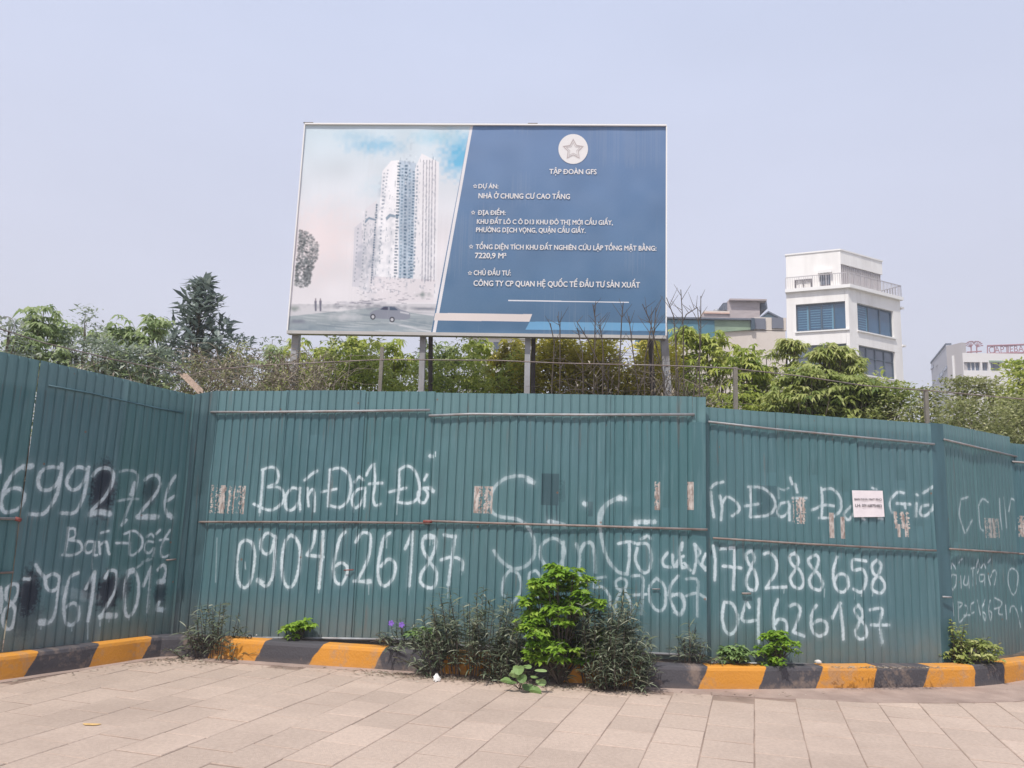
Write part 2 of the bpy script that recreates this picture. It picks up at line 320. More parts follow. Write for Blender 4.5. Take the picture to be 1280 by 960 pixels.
# ------------------------------------------------------------------ the plan of the place
kpx = [(0, 853), (100, 838), (170, 827), (200, 823), (222, 822.5), (250, 824), (280, 826), (430, 836), (540, 843), (700, 855), (800, 861), (870, 864), (950, 864), (1050, 863), (1150, 862), (1215, 861), (1250, 858), (1280, 853)]
KP = [gnd(*p)[:2] for p in kpx]
dl = (KP[1]-KP[0])/np.hypot(*(KP[1]-KP[0])); KP = [KP[0]-dl*6, KP[0]-dl*3, KP[0]-dl*1.2]+KP
dr_ = np.array([.86, .51]); KP = KP+[KP[-1]+dr_*1.0, KP[-1]+dr_*3, KP[-1]+dr_*7]
KP = np.array(KP)
def off(a, b, k):
    a, b = np.array(a[:2]), np.array(b[:2]); d = (b-a)/np.hypot(*(b-a)); n = np.array([-d[1], d[0]])*k; return a+n, b+n
g = lambda *p: gnd(*p)[:2]
la, lb = off(g(0, 853), g(215, 822), .20); LW = Wall(la, lb)
ba, bb = off(g(215, 822), g(850, 863), .34); BW = Wall(ba, bb)
ca, cb = off(g(850, 863), g(1150, 862), .30); CW = Wall(ca, cb)
sL1 = LW.at(229, 640)[0]; B0 = BW.at(258, 640)[0]; B1 = BW.at(883, 640)[0]; Bm = BW.at(537, 640)[0]
C0 = CW.at(880, 640)[0]; C1 = CW.at(1168, 640)[0]
dpt = CW.w3(CW.at(1184, 640)[0], 0, -.02)[:2]; DW = Wall(dpt, (dpt[0]+.80, dpt[1]+.60)); D1 = DW.at(1267, 640)[0]
ept = DW.w3(D1, 0, .0)[:2]; EW = Wall(ept, (ept[0]+.93, ept[1]+.37))

# ------------------------------------------------------------------ ground
b = B(); b.face([(-900, -300, -.02), (900, -300, -.02), (900, 1500, -.02), (-900, 1500, -.02)]); tag(b.build('ground', M['earth']), kind='structure')
pave = B(); pave.box(-9.0, 11.0, -4.0, 9.6, -.016, .0015); pv = tag(pave.build('pavement', M['joint']), kind='structure')
ang = math.atan2(303, 1000); ux = np.array([math.cos(ang), -math.sin(ang)]); uy = np.array([math.sin(ang), math.cos(ang)])
SX, SY = .365, .47; org = gnd(943, 912)[:2]
def inside_kerb(p):      # viewer's side of the kerb line
    for a, c in zip(KP[:-1], KP[1:]):
        if a[0] <= p[0] <= c[0]:
            t = (p[0]-a[0])/(c[0]-a[0]); return p[1] < a[1]+(c[1]-a[1])*t
    return False
def slab_mesh(k):
    r = random.Random(k); b = B(); g_ = .0012+r.random()*.0035; x0, x1, y0, y1 = -SX/2+g_, SX/2-g_, -SY/2+g_*1.9, SY/2-g_*1.9; c = .004; t = [r.uniform(-.0018, .0018) for _ in range(4)]
    o = [(x0, y0), (x1, y0), (x1, y1), (x0, y1)]; q = [(x0+c, y0+c), (x1-c, y0+c), (x1-c, y1-c), (x0+c, y1-c)]
    i = 0; b.v = [(x, y, -.010) for x, y in o]+[(x, y, .002) for x, y in o]+[(x, y, .006+t[j]) for j, (x, y) in enumerate(q)]
    b.f = [(8, 9, 10, 11)]+[(j, (j+1) % 4, 4+(j+1) % 4, 4+j) for j in range(4)]+[(4+j, 4+(j+1) % 4, 8+(j+1) % 4, 8+j) for j in range(4)]; b.uv = [(0, 0)]*36
    return b.mesh('paving_slab')
SM = [slab_mesh(k) for k in range(6)]
for me in SM: me.materials.append(M['paver'])
cand = []
for i in range(-32, 34):
    for j in range(-31, 17):
        c = org + ux*(SX*(i+.5)) + uy*(SY*(j+(.5 if i % 2 else 0)+.04*math.sin(i*3.1)))
        if not (-8.6 < c[0] < 10.6 and -3.5 < c[1] < 9.5) or not inside_kerb(c+np.array([0, .05])): continue
        # bare cement wedge in front of the right-hand kerb
        if c[0] > 2.0 and inside_kerb(c) and not inside_kerb(c+np.array([0, .34])): continue
        d = (c[0], c[1]-0)
        P = np.array([c[0], c[1], 0])-np.array([0, 0, EYE]); fwd = P@np.array([0, CT, ST]); rt = P[0]; up = P@np.array([0, -ST, CT])
        vis = fwd > .5 and abs(rt/fwd) < .70 and up/fwd > -.56
        cand.append((not vis, fwd if fwd > 0 else 99, c))
cand.sort(key=lambda t: (t[0], t[1]))
rest = B()
for n_, (nv, f_, c) in enumerate(cand):
    z = rnd.uniform(-.003, .0025); k = rnd.randrange(6)
    if not nv and n_ < 292:
        o = bpy.data.objects.new('paving_slab', SM[k]); COL.objects.link(o); o.parent = pv; o.location = (c[0], c[1], z); o.rotation_euler = (0, 0, -ang+rnd.uniform(-.004, .004)+(math.pi if rnd.random() < .5 else 0))
    else:
        i = len(rest.v)
        for v in SM[k].vertices:
            q = c+ux*v.co.x+uy*v.co.y; rest.v.append((q[0], q[1], v.co.z+z))
        for p in SM[k].polygons: rest.f.append(tuple(i+a for a in p.vertices)); rest.uv += [(0, 0)]*len(p.vertices)
rs = rest.build('paving_slabs', M['paver'], pv); rs['kind'] = 'stuff'
# cement wedge strip along the kerb
wed = B(); n = len(KP)
for i in range(n-1):
    a, c = KP[i], KP[i+1]
    def wd(p): return .10 + max(0, min(.50, (p[0]-1.6)*.25))
    wa, wc = wd(a), wd(c)
    wed.face([(a[0], a[1]-wa*1.05, .0085), (c[0], c[1]-wc*1.05, .0085), (c[0], c[1]+.05, .022), (a[0], a[1]+.05, .022)])
    wed.face([(a[0], a[1]-wa*1.05, -.004), (c[0], c[1]-wc*1.05, -.004), (c[0], c[1]-wc*1.05, .0085), (a[0], a[1]-wa*1.05, .0085)])
tag(wed.build('gutter_strip', M['gutter']), kind='structure')

# ------------------------------------------------------------------ kerb
KH = .222
arc = np.concatenate([[0], np.cumsum(np.hypot(*(np.diff(KP, axis=0).T)))])
def kerb_s(px, py):     # distance along the kerb of a point seen on its face
    best = None
    for i in range(len(KP)-1):
        w = Wall(KP[i], KP[i+1]); s, z = w.at(px, py)
        if -.01 <= s <= w.len+.01 and abs((w.w3(s, z)[1])) > 0 and w.w3(s, z)[1] > 2: best = arc[i]+s; break
    return best
edges = [((50, 818), (27, 849)), ((126, 806), (109, 837)), ((192, 797.5), (177, 826)), ((272, 802), (258, 823)), ((331, 803), (317, 828)), ((402, 808), (384, 832)), ((480, 811), (466, 838)), ((560, 816), (546, 843)), ((632, 821), (618, 849)), ((716, 828), (700, 855)), ((804, 829), (792, 860)), ((886, 834), (871, 863)), ((959, 835), (948, 863)), ((1031, 836), (1018, 863)), ((1099, 836), (1090, 863)), ((1164, 836), (1153, 861)), ((1220, 835), (1218, 860)), ((1257.5, 834), (1256, 857))]
E_ = []
for t, bt in edges:
    a, c = kerb_s(*t), kerb_s(*bt)
    if a is None or c is None: continue
    E_.append((a, c))
first = E_[0]; pre = [(first[0]-.80*k, first[1]-.80*k) for k in range(8, 0, -1)]; lastE = E_[-1]; post = [(lastE[0]+.75*k, lastE[1]+.75*k) for k in range(1, 10)]
E_ = pre+E_+post; y_first_is_black = (len(pre) % 2 == 0)     # stripe after edge[0] (px 50) is black
KRES = 160; kw, kh = int(arc[-1]*KRES), int(.34*KRES); XS = (np.arange(kw)+.5)/KRES; ZS = (np.arange(kh)+.5)/KRES - .02
ka = np.zeros((kh, kw, 4), np.float32)
tt = np.clip(ZS/KH, 0, 1)[:, None]; cnt = np.zeros((kh, kw), int)
wob = (smooth_noise(kh, kw, 9, 21)-.5)*.02
for a, c in E_: cnt += (XS[None]+wob > c+(a-c)*tt)
ka[..., 0] = ((cnt - len(pre)) % 2 == 0)                     # 1 = yellow
ka[..., 1] = np.clip((smooth_noise(kh, kw, 30, 5)*.5+smooth_noise(kh, kw, 7, 6)*.3+smooth_noise(kh, kw, 2.2, 8)*.2-.52)*4, 0, 1)
im = bpy.data.images.new('kerb_paint', kw, kh, alpha=False); im.colorspace_settings.name = 'Non-Color'; ka[..., 3] = 1; im.pixels.foreach_set(ka.ravel()); im.update(); im.pack()
def kerb_material():
    m = bpy.data.materials.new('kerb_paint'); m.use_nodes = True; n, l = m.node_tree.nodes, m.node_tree.links; b = n['Principled BSDF']; b.inputs['Roughness'].default_value = .75
    uv = n.new('ShaderNodeUVMap'); t = n.new('ShaderNodeTexImage'); t.image = im; t.extension = 'EXTEND'; l.new(uv.outputs[0], t.inputs[0]); sp = n.new('ShaderNodeSeparateColor'); l.new(t.outputs[0], sp.inputs[0])
    mx = n.new('ShaderNodeMix'); mx.data_type = 'RGBA'; mx.inputs[6].default_value = (.066, .062, .070, 1); mx.inputs[7].default_value = (.62, .265, .032, 1); l.new(sp.outputs[0], mx.inputs['Factor'])
    m2 = n.new('ShaderNodeMix'); m2.data_type = 'RGBA'; m2.inputs[7].default_value = (.33, .24, .18, 1); l.new(mx.outputs[2], m2.inputs[6])
    ma = n.new('ShaderNodeMath'); ma.operation = 'MULTIPLY'; ma.inputs[1].default_value = .5; l.new(sp.outputs[1], ma.inputs[0])
    # road dust gathered low on the face
    s2 = n.new('ShaderNodeSeparateXYZ'); l.new(uv.outputs[0], s2.inputs[0]); mr = n.new('ShaderNodeMapRange'); mr.inputs[1].default_value = .05; mr.inputs[2].default_value = .28; mr.inputs[3].default_value = .4; mr.inputs[4].default_value = 0; l.new(s2.outputs[1], mr.inputs[0])
    no = n.new('ShaderNodeTexNoise'); no.inputs['Scale'].default_value = 9; no.inputs['Detail'].default_value = 6; tc = n.new('ShaderNodeTexCoord'); l.new(tc.outputs['Object'], no.inputs[0])
    mu = n.new('ShaderNodeMath'); mu.operation = 'MULTIPLY'; l.new(mr.outputs[0], mu.inputs[0]); l.new(no.outputs[0], mu.inputs[1]); mxx = n.new('ShaderNodeMath'); mxx.operation = 'MAXIMUM'; l.new(mu.outputs[0], mxx.inputs[0]); l.new(ma.outputs[0], mxx.inputs[1])
    l.new(mxx.outputs[0], m2.inputs['Factor']); l.new(m2.outputs[2], b.inputs['Base Color'])
    n2 = n.new('ShaderNodeTexNoise'); n2.inputs['Scale'].default_value = 45; n2.inputs['Detail'].default_value = 5; l.new(tc.outputs['Object'], n2.inputs[0]); bp = n.new('ShaderNodeBump'); bp.inputs['Strength'].default_value = .45; bp.inputs['Distance'].default_value = .01; l.new(n2.outputs[0], bp.inputs['Height']); l.new(bp.outputs[0], b.inputs['Normal'])
    return m
prof = [(0, -.015), (.006, .10), (.012, .185), (.022, .212), (.04, KH), (.20, KH), (.21, .0)]
nrm2 = []
for i in range(len(KP)):
    d = KP[min(i+1, len(KP)-1)]-KP[max(i-1, 0)]; d /= np.hypot(*d); nrm2.append(np.array([-d[1], d[0]]))
kb = B(); SUB = 6
path = []
for i in range(len(KP)-1):
    for k in range(SUB): t = k/SUB; path.append((KP[i]*(1-t)+KP[i+1]*t, nrm2[i]*(1-t)+nrm2[i+1]*t, arc[i]+(arc[i+1]-arc[i])*t))
for (p, n_, s), (p2, n2, s2) in zip(path[:-1], path[1:]):
    for (o0, z0), (o1, z1) in zip(prof[:-1], prof[1:]):
        j = [.004*math.sin(s*5.3+z0*9)+.003*math.sin(s*13), .004*math.sin(s2*5.3+z0*9)+.003*math.sin(s2*13), .004*math.sin(s2*5.3+z1*9)+.003*math.sin(s2*13), .004*math.sin(s*5.3+z1*9)+.003*math.sin(s*13)]
        A = p+n_*(o0+j[0]); B_ = p2+n2*(o0+j[1]); C_ = p2+n2*(o1+j[2]); D_ = p+n_*(o1+j[3])
        V = lambda z: (min(z, KH)+.02)/.34
        kb.face([(A[0], A[1], z0), (B_[0], B_[1], z0), (C_[0], C_[1], z1), (D_[0], D_[1], z1)], [(s/arc[-1], V(z0)), (s2/arc[-1], V(z0)), (s2/arc[-1], V(z1)), (s/arc[-1], V(z1))])
tag(kb.build('kerb', kerb_material(), uv=True), kind='structure')
# soil ledge between the kerb and the sheets
sb = B()
for (p, n_, s), (p2, n2, s2) in zip(path[:-1], path[1:]):
    z = .205+.012*math.sin(s*7); z2 = .205+.012*math.sin(s2*7)
    A, B_, C_, D_ = p+n_*.20, p2+n2*.20, p2+n2*.75, p+n_*.75
    sb.face([(A[0], A[1], z-.02), (B_[0], B_[1], z2-.02), (C_[0], C_[1], z2), (D_[0], D_[1], z)])
    sb.face([(D_[0], D_[1], z), (C_[0], C_[1], z2), (C_[0], C_[1], -.02), (D_[0], D_[1], -.02)])
tag(sb.build('soil_ledge', M['soil']), kind='structure')

# ------------------------------------------------------------------ fence paint
CL = Canvas(LW, -1.6, sL1+.1, .1, 3.15, 260); CB = Canvas(BW, B0-.1, B1+.1, .1, 3.15, 260); CC = Canvas(CW, C0-.1, C1+.1, .1, 3.15, 260); CD = Canvas(DW, -.1, D1+.1, .1, 3.15, 300); CE = Canvas(EW, -.1, 2.5, .1, 3.15, 120)
def tile(ox, oy, k):
    def f(c, strokes, w=.019, op=.95, **kw):
        w = w*.88
        for s in strokes:
            c.stroke([(ox+x*k, oy+y*k) for x, y in s], w, op=op, **kw)
    return f
T1, T2, T3, T4 = tile(0, 420, .25), tile(0, 640, .25), tile(240, 470, .25), tile(240, 660, .25)
T5, T6, T7, T8 = tile(540, 480, .25), tile(540, 640, .25), tile(840, 480, .25), tile(840, 640, .25)
T9, T11 = tile(1040, 500, .1875), tile(1180, 690, 100/960)
def drips(c, f, tips, op=.55):
    for x, y, h in tips: f(c, [[(x, y), (x-2, y+h)]], w=.006, op=op, over=.0)
# dark blots first (previous writing painted out)
for p, rx, rz, op in [((129, 612), .13, .27, .8), ((188, 614), .09, .15, .5), ((36, 742), .10, .22, .8), ((34, 772), .13, .17, .35), ((135, 740), .12, .2, .8), ((153, 735), .09, .12, .6), ((112, 738), .07, .09, .5), ((200, 742), .07, .12, .6)]: CL.dot(p, rx*1.1, rz*1.1, 1, min(1, op*1.25))
T2(CL, [[(90, 600), (160, 590)], [(20, 640), (100, 650)]], w=.07, op=.22, ch=3)
T1(CL, [[(155, 645), (110, 655), (60, 700), (20, 770), (5, 830), (15, 875), (50, 880), (95, 860), (120, 820), (115, 780), (85, 760), (45, 770), (10, 800)], [(-4, 620), (3, 680)],
        [(300, 660), (250, 655), (205, 680), (190, 730), (205, 765), (245, 770), (285, 740), (305, 690), (310, 640)], [(305, 690), (290, 780), (255, 850), (215, 890), (150, 890)],
        [(430, 665), (390, 655), (350, 690), (335, 740), (365, 770), (405, 750), (435, 700), (445, 655)], [(445, 655), (430, 760), (405, 840), (370, 885), (310, 885)],
        [(465, 700), (490, 670), (530, 660), (565, 680), (560, 740), (520, 810), (470, 860), (450, 890)], [(725, 720), (750, 700), (785, 700), (800, 740), (770, 800), (720, 860), (695, 895)],
        [(875, 700), (845, 750), (825, 820), (830, 880), (855, 905)], [(825, 830), (870, 800)], [(630, 920), (610, 945)]], w=.018)
T1(CL, [[(600, 680), (640, 670), (685, 690), (680, 760), (650, 840), (610, 940)], [(590, 825), (640, 815), (690, 815)]], w=.014, op=.6)
T1(CL, [[(120, 655), (155, 650)], [(450, 890), (500, 880), (545, 890)], [(690, 905), (785, 905)], [(675, 740), (660, 790)], [(845, 895), (858, 905)]], w=.030)
T2(CL, [[(345, 80), (340, 140), (325, 215)], [(345, 85), (375, 85), (380, 120), (345, 140)], [(345, 140), (400, 150), (410, 190), (370, 215), (315, 215)], [(470, 150), (440, 150), (425, 185), (440, 205), (465, 190), (475, 150), (470, 210), (485, 215)],
        [(495, 150), (500, 210)], [(500, 165), (530, 150), (540, 205), (550, 210)], [(505, 105), (540, 95)], [(580, 155), (650, 155)], [(620, 110), (670, 95), (710, 130), (705, 180), (665, 215), (645, 210)], [(650, 100), (645, 210)],
        [(770, 150), (735, 150), (725, 190), (745, 205), (770, 180), (765, 220)], [(735, 125), (755, 110), (770, 125)], [(780, 110), (800, 90)], [(850, 90), (815, 150), (805, 200), (815, 225), (845, 215)], [(800, 140), (840, 135)]], w=.013)
T2(CL, [[(740, 235), (680, 280)], [(710, 250), (760, 235)]], w=.012, op=.5)
T2(CL, [[(2, 380), (6, 440), (0, 500)], [(65, 360), (35, 380), (30, 430), (60, 460), (75, 500), (60, 570), (35, 585), (15, 550), (25, 490), (65, 450), (90, 400), (85, 365), (65, 360)], [(180, 265), (195, 290), (225, 330), (235, 380), (265, 395), (295, 370), (300, 330), (270, 310), (235, 325)],
        [(300, 330), (290, 430), (270, 520), (240, 555), (200, 560)], [(395, 305), (355, 330), (330, 400), (320, 480), (330, 550), (360, 565), (390, 535), (395, 480), (370, 455), (335, 475)], [(430, 385), (470, 310), (475, 300)], [(475, 300), (460, 440), (440, 545)],
        [(525, 330), (545, 295), (580, 300), (580, 370), (550, 440), (510, 510), (500, 530)], [(500, 520), (540, 510), (575, 520)], [(650, 290), (625, 350), (620, 440), (630, 515), (660, 510), (685, 440), (690, 350), (670, 290), (650, 290)],
        [(715, 370), (750, 285)], [(755, 275), (745, 400), (735, 500)], [(790, 290), (815, 265), (830, 290), (820, 330), (795, 355)], [(785, 470), (795, 450)], [(780, 485), (815, 490)], [(120, 335), (155, 335)]], w=.017)
T2(CL, [[(200, 550), (225, 548)], [(505, 520), (575, 518)], [(785, 485), (812, 490)], [(640, 300), (665, 295)], [(795, 350), (820, 345)]], w=.028)
T2(CL, [[(310, 390), (400, 415), (480, 430)]], w=.05, op=.25)
drips(CL, T2, [(440, 545, 90), (500, 530, 40), (545, 525, 25), (735, 500, 45), (360, 570, 25), (205, 565, 20), (465, 215, 70), (645, 510, 30)])
# middle wall
T3(CB, [[(355, 470), (350, 560), (340, 680)], [(350, 470), (400, 455), (430, 480), (425, 530), (375, 555)], [(375, 555), (440, 560), (460, 610), (430, 655), (380, 670), (310, 640)], [(530, 565), (500, 560), (470, 600), (470, 660), (500, 670), (530, 630), (540, 560)], [(535, 600), (540, 665)],
        [(575, 560), (582, 650)], [(578, 600), (600, 567), (612, 595), (610, 675)], [(565, 520), (600, 490), (625, 475)], [(690, 470), (685, 560), (680, 650)], [(690, 470), (740, 460), (780, 490), (795, 550), (780, 620), (740, 655), (680, 645)], [(650, 580), (720, 565)],
        [(860, 560), (825, 570), (800, 610), (810, 655), (835, 650), (860, 600), (865, 560)], [(862, 600), (860, 650)], [(815, 530), (835, 505), (855, 520)], [(870, 495), (890, 460), (910, 440)], [(910, 450), (915, 540), (905, 600), (915, 645), (940, 640)], [(885, 540), (950, 535)],
        [(1035, 470), (1035, 560), (1025, 630)], [(1035, 470), (1075, 450), (1110, 470), (1135, 530), (1135, 600), (1090, 635), (1025, 630)], [(985, 580), (1070, 560)], [(1150, 560), (1130, 590), (1140, 630), (1165, 630), (1180, 590), (1160, 560), (1200, 565)], [(1160, 520), (1175, 495)]], w=.016)
T3(CB, [[(1190, 400), (1200, 402)], [(1190, 560), (1205, 575)]], w=.022); T3(CB, [[(1217, 380), (1217, 402)]], w=.006)
T4(CB, [[(270, 60), (240, 85), (225, 170), (230, 260), (255, 298), (285, 280), (305, 220), (315, 140), (300, 75), (270, 60)], [(420, 50), (380, 25), (350, 55), (345, 100), (370, 130), (400, 110), (415, 50)], [(415, 40), (415, 140), (405, 240), (370, 290), (330, 265)],
        [(495, 35), (465, 70), (450, 160), (455, 250), (480, 295), (510, 280), (535, 200), (540, 110), (520, 55), (495, 35)], [(615, 15), (605, 80), (575, 130)], [(575, 135), (655, 145)], [(655, 20), (650, 130), (640, 220), (635, 300)],
        [(765, 20), (740, 50), (720, 120), (705, 200), (715, 265), (745, 280), (770, 240), (775, 195), (745, 175), (715, 190)], [(820, 70), (850, 25), (890, 35), (890, 110), (870, 180), (825, 265)], [(810, 265), (890, 270)],
        [(990, 25), (960, 50), (940, 130), (930, 220), (945, 280), (975, 285), (1010, 240), (1015, 180), (985, 155), (945, 190)], [(1065, 105), (1085, 60), (1100, 20)], [(1100, 20), (1095, 150), (1085, 290)],
        [(1185, 35), (1155, 55), (1155, 110), (1190, 170), (1220, 220), (1215, 285), (1185, 300), (1145, 275), (1145, 230), (1185, 170), (1215, 100), (1215, 50), (1185, 35)]], w=.018)
T4(CB, [[(330, 262), (350, 272)], [(870, 268), (890, 268)], [(1165, 45), (1210, 45)]], w=.027)
T5(CB, [[(60, 755), (115, 765)]]); T6(CB, [[(115, 120), (100, 220), (80, 365)], [(45, 240), (100, 225), (150, 245), (148, 290)]], w=.017)
T4(CB, [[(125, 50), (118, 270)]], w=.006, op=.35); T4(CB, [[(265, 170), (268, 205)]], w=.006, op=.6)
drips(CB, T4, [(885, 272, 60), (1085, 290, 45), (635, 300, 25), (960, 60, 40), (975, 50, 50), (1190, 50, 35), (1205, 50, 30), (480, 295, 15), (265, 298, 10)]); drips(CB, T6, [(80, 365, 65), (148, 290, 25)]); drips(CB, T3, [(340, 680, 20), (1025, 632, 60), (810, 655, 25), (860, 650, 15), (740, 655, 15), (540, 665, 15)])
T5(CB, [[(510, 490), (470, 465), (420, 460), (360, 475), (310, 520), (290, 580), (300, 640), (350, 665), (420, 675), (470, 705), (505, 770), (510, 850), (480, 900), (420, 925), (370, 905), (325, 860), (310, 835)]], w=.019, op=.62)
T5(CB, [[(600, 770), (550, 800), (540, 860), (570, 910), (610, 920), (650, 880), (660, 820), (630, 780), (600, 770)], [(655, 790), (650, 930)], [(720, 800), (735, 860), (730, 950)], [(735, 850), (760, 800), (795, 795), (810, 840), (815, 940)], [(600, 690), (630, 694), (662, 705)],
        [(965, 575), (930, 575), (880, 600), (850, 650), (840, 710), (850, 790), (880, 880), (930, 940), (975, 950)], [(940, 560), (870, 600), (835, 650), (832, 700)]], w=.018, op=.62)
T5(CB, [[(475, 480), (505, 492)], [(930, 572), (960, 574)], [(585, 688), (600, 690)], [(1015, 690), (1015, 705)], [(1035, 690), (1110, 690)], [(760, 597), (766, 600)]], w=.026, op=.85)
T6(CB, [[(975, 300), (985, 230), (985, 160)], [(930, 158), (985, 148), (1010, 155)], [(1025, 180), (1015, 240), (1050, 300), (1085, 290), (1095, 220), (1075, 160), (1025, 160)], [(1045, 135), (1075, 120), (1090, 132)],
        [(1175, 205), (1150, 240), (1160, 270), (1190, 275)], [(1200, 215), (1205, 262), (1225, 270), (1238, 225)], [(1250, 155), (1245, 190)], [(1240, 230), (1250, 275), (1278, 270)]], w=.016, op=.75)
T7(CB, [[(45, 800), (35, 850), (50, 920)], [(60, 895), (90, 932)], [(110, 800), (120, 870), (105, 945)], [(112, 800), (138, 840), (122, 875), (165, 930)], [(165, 850), (150, 900), (175, 915), (180, 870)], [(55, 860), (30, 880), (10, 915)]], w=.014, op=.8)
T6(CB, [[(390, 290), (360, 330), (350, 400), (360, 420)], [(390, 290), (430, 310), (445, 370), (430, 420), (400, 455)], [(545, 330), (520, 295), (490, 305), (485, 340), (510, 360), (545, 330)], [(550, 320), (548, 380), (530, 420)], [(600, 330), (625, 310), (650, 325), (640, 360)], [(700, 330), (740, 325), (720, 420)],
        [(820, 330), (865, 325)], [(820, 330), (810, 380), (850, 375), (885, 420), (885, 470)], [(945, 330), (915, 350), (930, 385), (965, 380), (970, 345), (945, 330)], [(945, 390), (915, 460), (920, 520)], [(960, 385), (1000, 480), (985, 520)], [(1000, 320), (1050, 325), (1050, 420), (1045, 510)], [(1005, 415), (1070, 410)],
        [(1120, 330), (1085, 380), (1095, 460), (1135, 495), (1165, 460), (1160, 370), (1120, 330)], [(1230, 320), (1190, 370), (1190, 440), (1230, 510), (1260, 470), (1245, 410), (1195, 420)]], w=.015, op=.72)
T8(CB, [[(0, 410), (40, 420), (60, 470), (40, 515), (10, 500)], [(70, 335), (125, 340), (125, 430), (125, 520)], [(70, 420), (120, 405), (175, 435)]], w=.014, op=.55)
for x0, y0, x1, y1, th in [(264, 607, 305, 641, .55), (593, 608, 615, 641, .45), (818, 602, 825, 637, .3), (859, 602, 867, 637, .3)]: CB.torn(x0, y0, x1, y1, thr=th)
CB.torn(677, 592, 698, 631, ch=1, op=.5, thr=.15); CB.torn(694, 600, 706, 627, ch=1, op=.25, thr=.5); CB.torn(735, 627, 741, 645, ch=1, op=.4, thr=.4)
for x in (683, 689, 695): CB.stroke([(x, 630), (x+.5, 655)], .006, ch=1, op=.6)
# right wall
T7(CC, [[(195, 540), (200, 600), (210, 665)], [(195, 520), (215, 500), (255, 490)], [(240, 560), (250, 620), (245, 680)], [(250, 600), (275, 565), (320, 590), (335, 630), (300, 660)], [(390, 515), (395, 600), (390, 665)], [(380, 515), (450, 520), (500, 560), (515, 610), (480, 655), (390, 665)], [(365, 610), (430, 600)],
        [(580, 590), (540, 600), (525, 640), (545, 665), (580, 640), (585, 600), (585, 680)], [(590, 470), (600, 500)], [(615, 500), (625, 540)], [(605, 570), (670, 570)], [(745, 520), (750, 590), (745, 670)], [(745, 530), (800, 525), (840, 570), (840, 630), (800, 665), (735, 670)], [(700, 630), (760, 605), (810, 610)],
        [(895, 610), (860, 650), (880, 680), (905, 650)], [(1000, 520), (1020, 525)], [(950, 670), (960, 678)], [(1030, 670), (1050, 675)]], w=.015, op=.8)
T7(CC, [[(530, 520), (560, 530), (580, 520)], [(530, 525), (533, 570)]], w=.012, op=.45)
T9(CC, [[(480, 620), (440, 615), (400, 650), (385, 700), (400, 750)], [(430, 690), (520, 695)], [(485, 690), (490, 720)], [(565, 690), (560, 775)], [(565, 630), (570, 635)], [(650, 700), (600, 710), (590, 760), (630, 770), (670, 730), (685, 690)], [(680, 700), (695, 765)], [(610, 620), (640, 600), (685, 570)]], w=.016, op=.85)
T8(CC, [[(205, 170), (215, 240), (212, 340)], [(240, 185), (310, 180)], [(315, 180), (310, 290), (305, 385)], [(255, 270), (345, 280)], [(395, 195), (370, 215), (385, 260), (410, 290), (425, 350), (415, 390), (385, 385), (370, 350), (385, 300), (410, 240), (405, 205), (395, 195)],
        [(460, 210), (490, 205), (520, 240), (520, 300), (490, 350), (470, 380)], [(470, 380), (570, 375)], [(610, 205), (585, 225), (600, 265), (635, 290), (655, 345), (640, 380), (605, 370), (590, 330), (615, 285), (630, 240), (610, 205)],
        [(715, 215), (680, 235), (690, 270), (730, 310), (750, 360), (735, 390), (695, 375), (685, 335), (715, 290), (730, 235), (715, 215)], [(825, 225), (805, 280), (805, 340), (820, 385), (850, 400), (880, 370), (870, 320), (835, 310), (810, 340)],
        [(970, 245), (905, 240), (905, 290), (950, 285), (970, 320), (965, 370), (940, 400), (905, 385)], [(1025, 240), (1000, 265), (1010, 310), (1045, 330), (1065, 370), (1045, 405), (1005, 390), (1005, 350), (1035, 305), (1045, 265), (1025, 240)],
        [(260, 450), (250, 520), (265, 590), (295, 610), (325, 570), (325, 510), (300, 460), (260, 450)], [(370, 450), (350, 540), (430, 540)], [(375, 455), (385, 475)], [(435, 435), (430, 540), (432, 650)], [(530, 440), (510, 500), (510, 580), (535, 625), (570, 600), (570, 550), (535, 535), (515, 560)],
        [(590, 470), (620, 460), (640, 490), (625, 550), (605, 600)], [(605, 600), (660, 620)], [(720, 465), (695, 520), (700, 590), (735, 620), (770, 600), (770, 555), (735, 540), (705, 560)], [(800, 530), (830, 465), (840, 455)], [(835, 460), (850, 560), (855, 635)],
        [(930, 465), (910, 490), (930, 530), (965, 570), (970, 620), (935, 635), (915, 600), (930, 560), (950, 510), (930, 465)], [(990, 490), (1050, 485), (1040, 560), (1050, 655)], [(995, 565), (1085, 565)]], w=.0165)
drips(CC, T8, [(432, 650, 15), (560, 375, 30), (760, 385, 40), (912, 395, 40), (945, 400, 20), (1050, 655, 15), (1005, 400, 20)])
for x0, y0, x1, y1, th in [(990, 622, 1007, 654, .5)]: CC.torn(x0, y0, x1, y1, thr=th)
for x0, y0, x1, y1, th in [(1037, 641, 1042, 672, .1), (1051, 646, 1056, 673, .1), (1118, 640, 1137, 660, .48), (1122, 655, 1126, 671, .3), (1131, 655, 1136, 671, .3)]: CC.torn(x0, y0, x1, y1, thr=th)
CC.torn(946, 607, 971, 645, ch=1, op=.3, thr=.2)
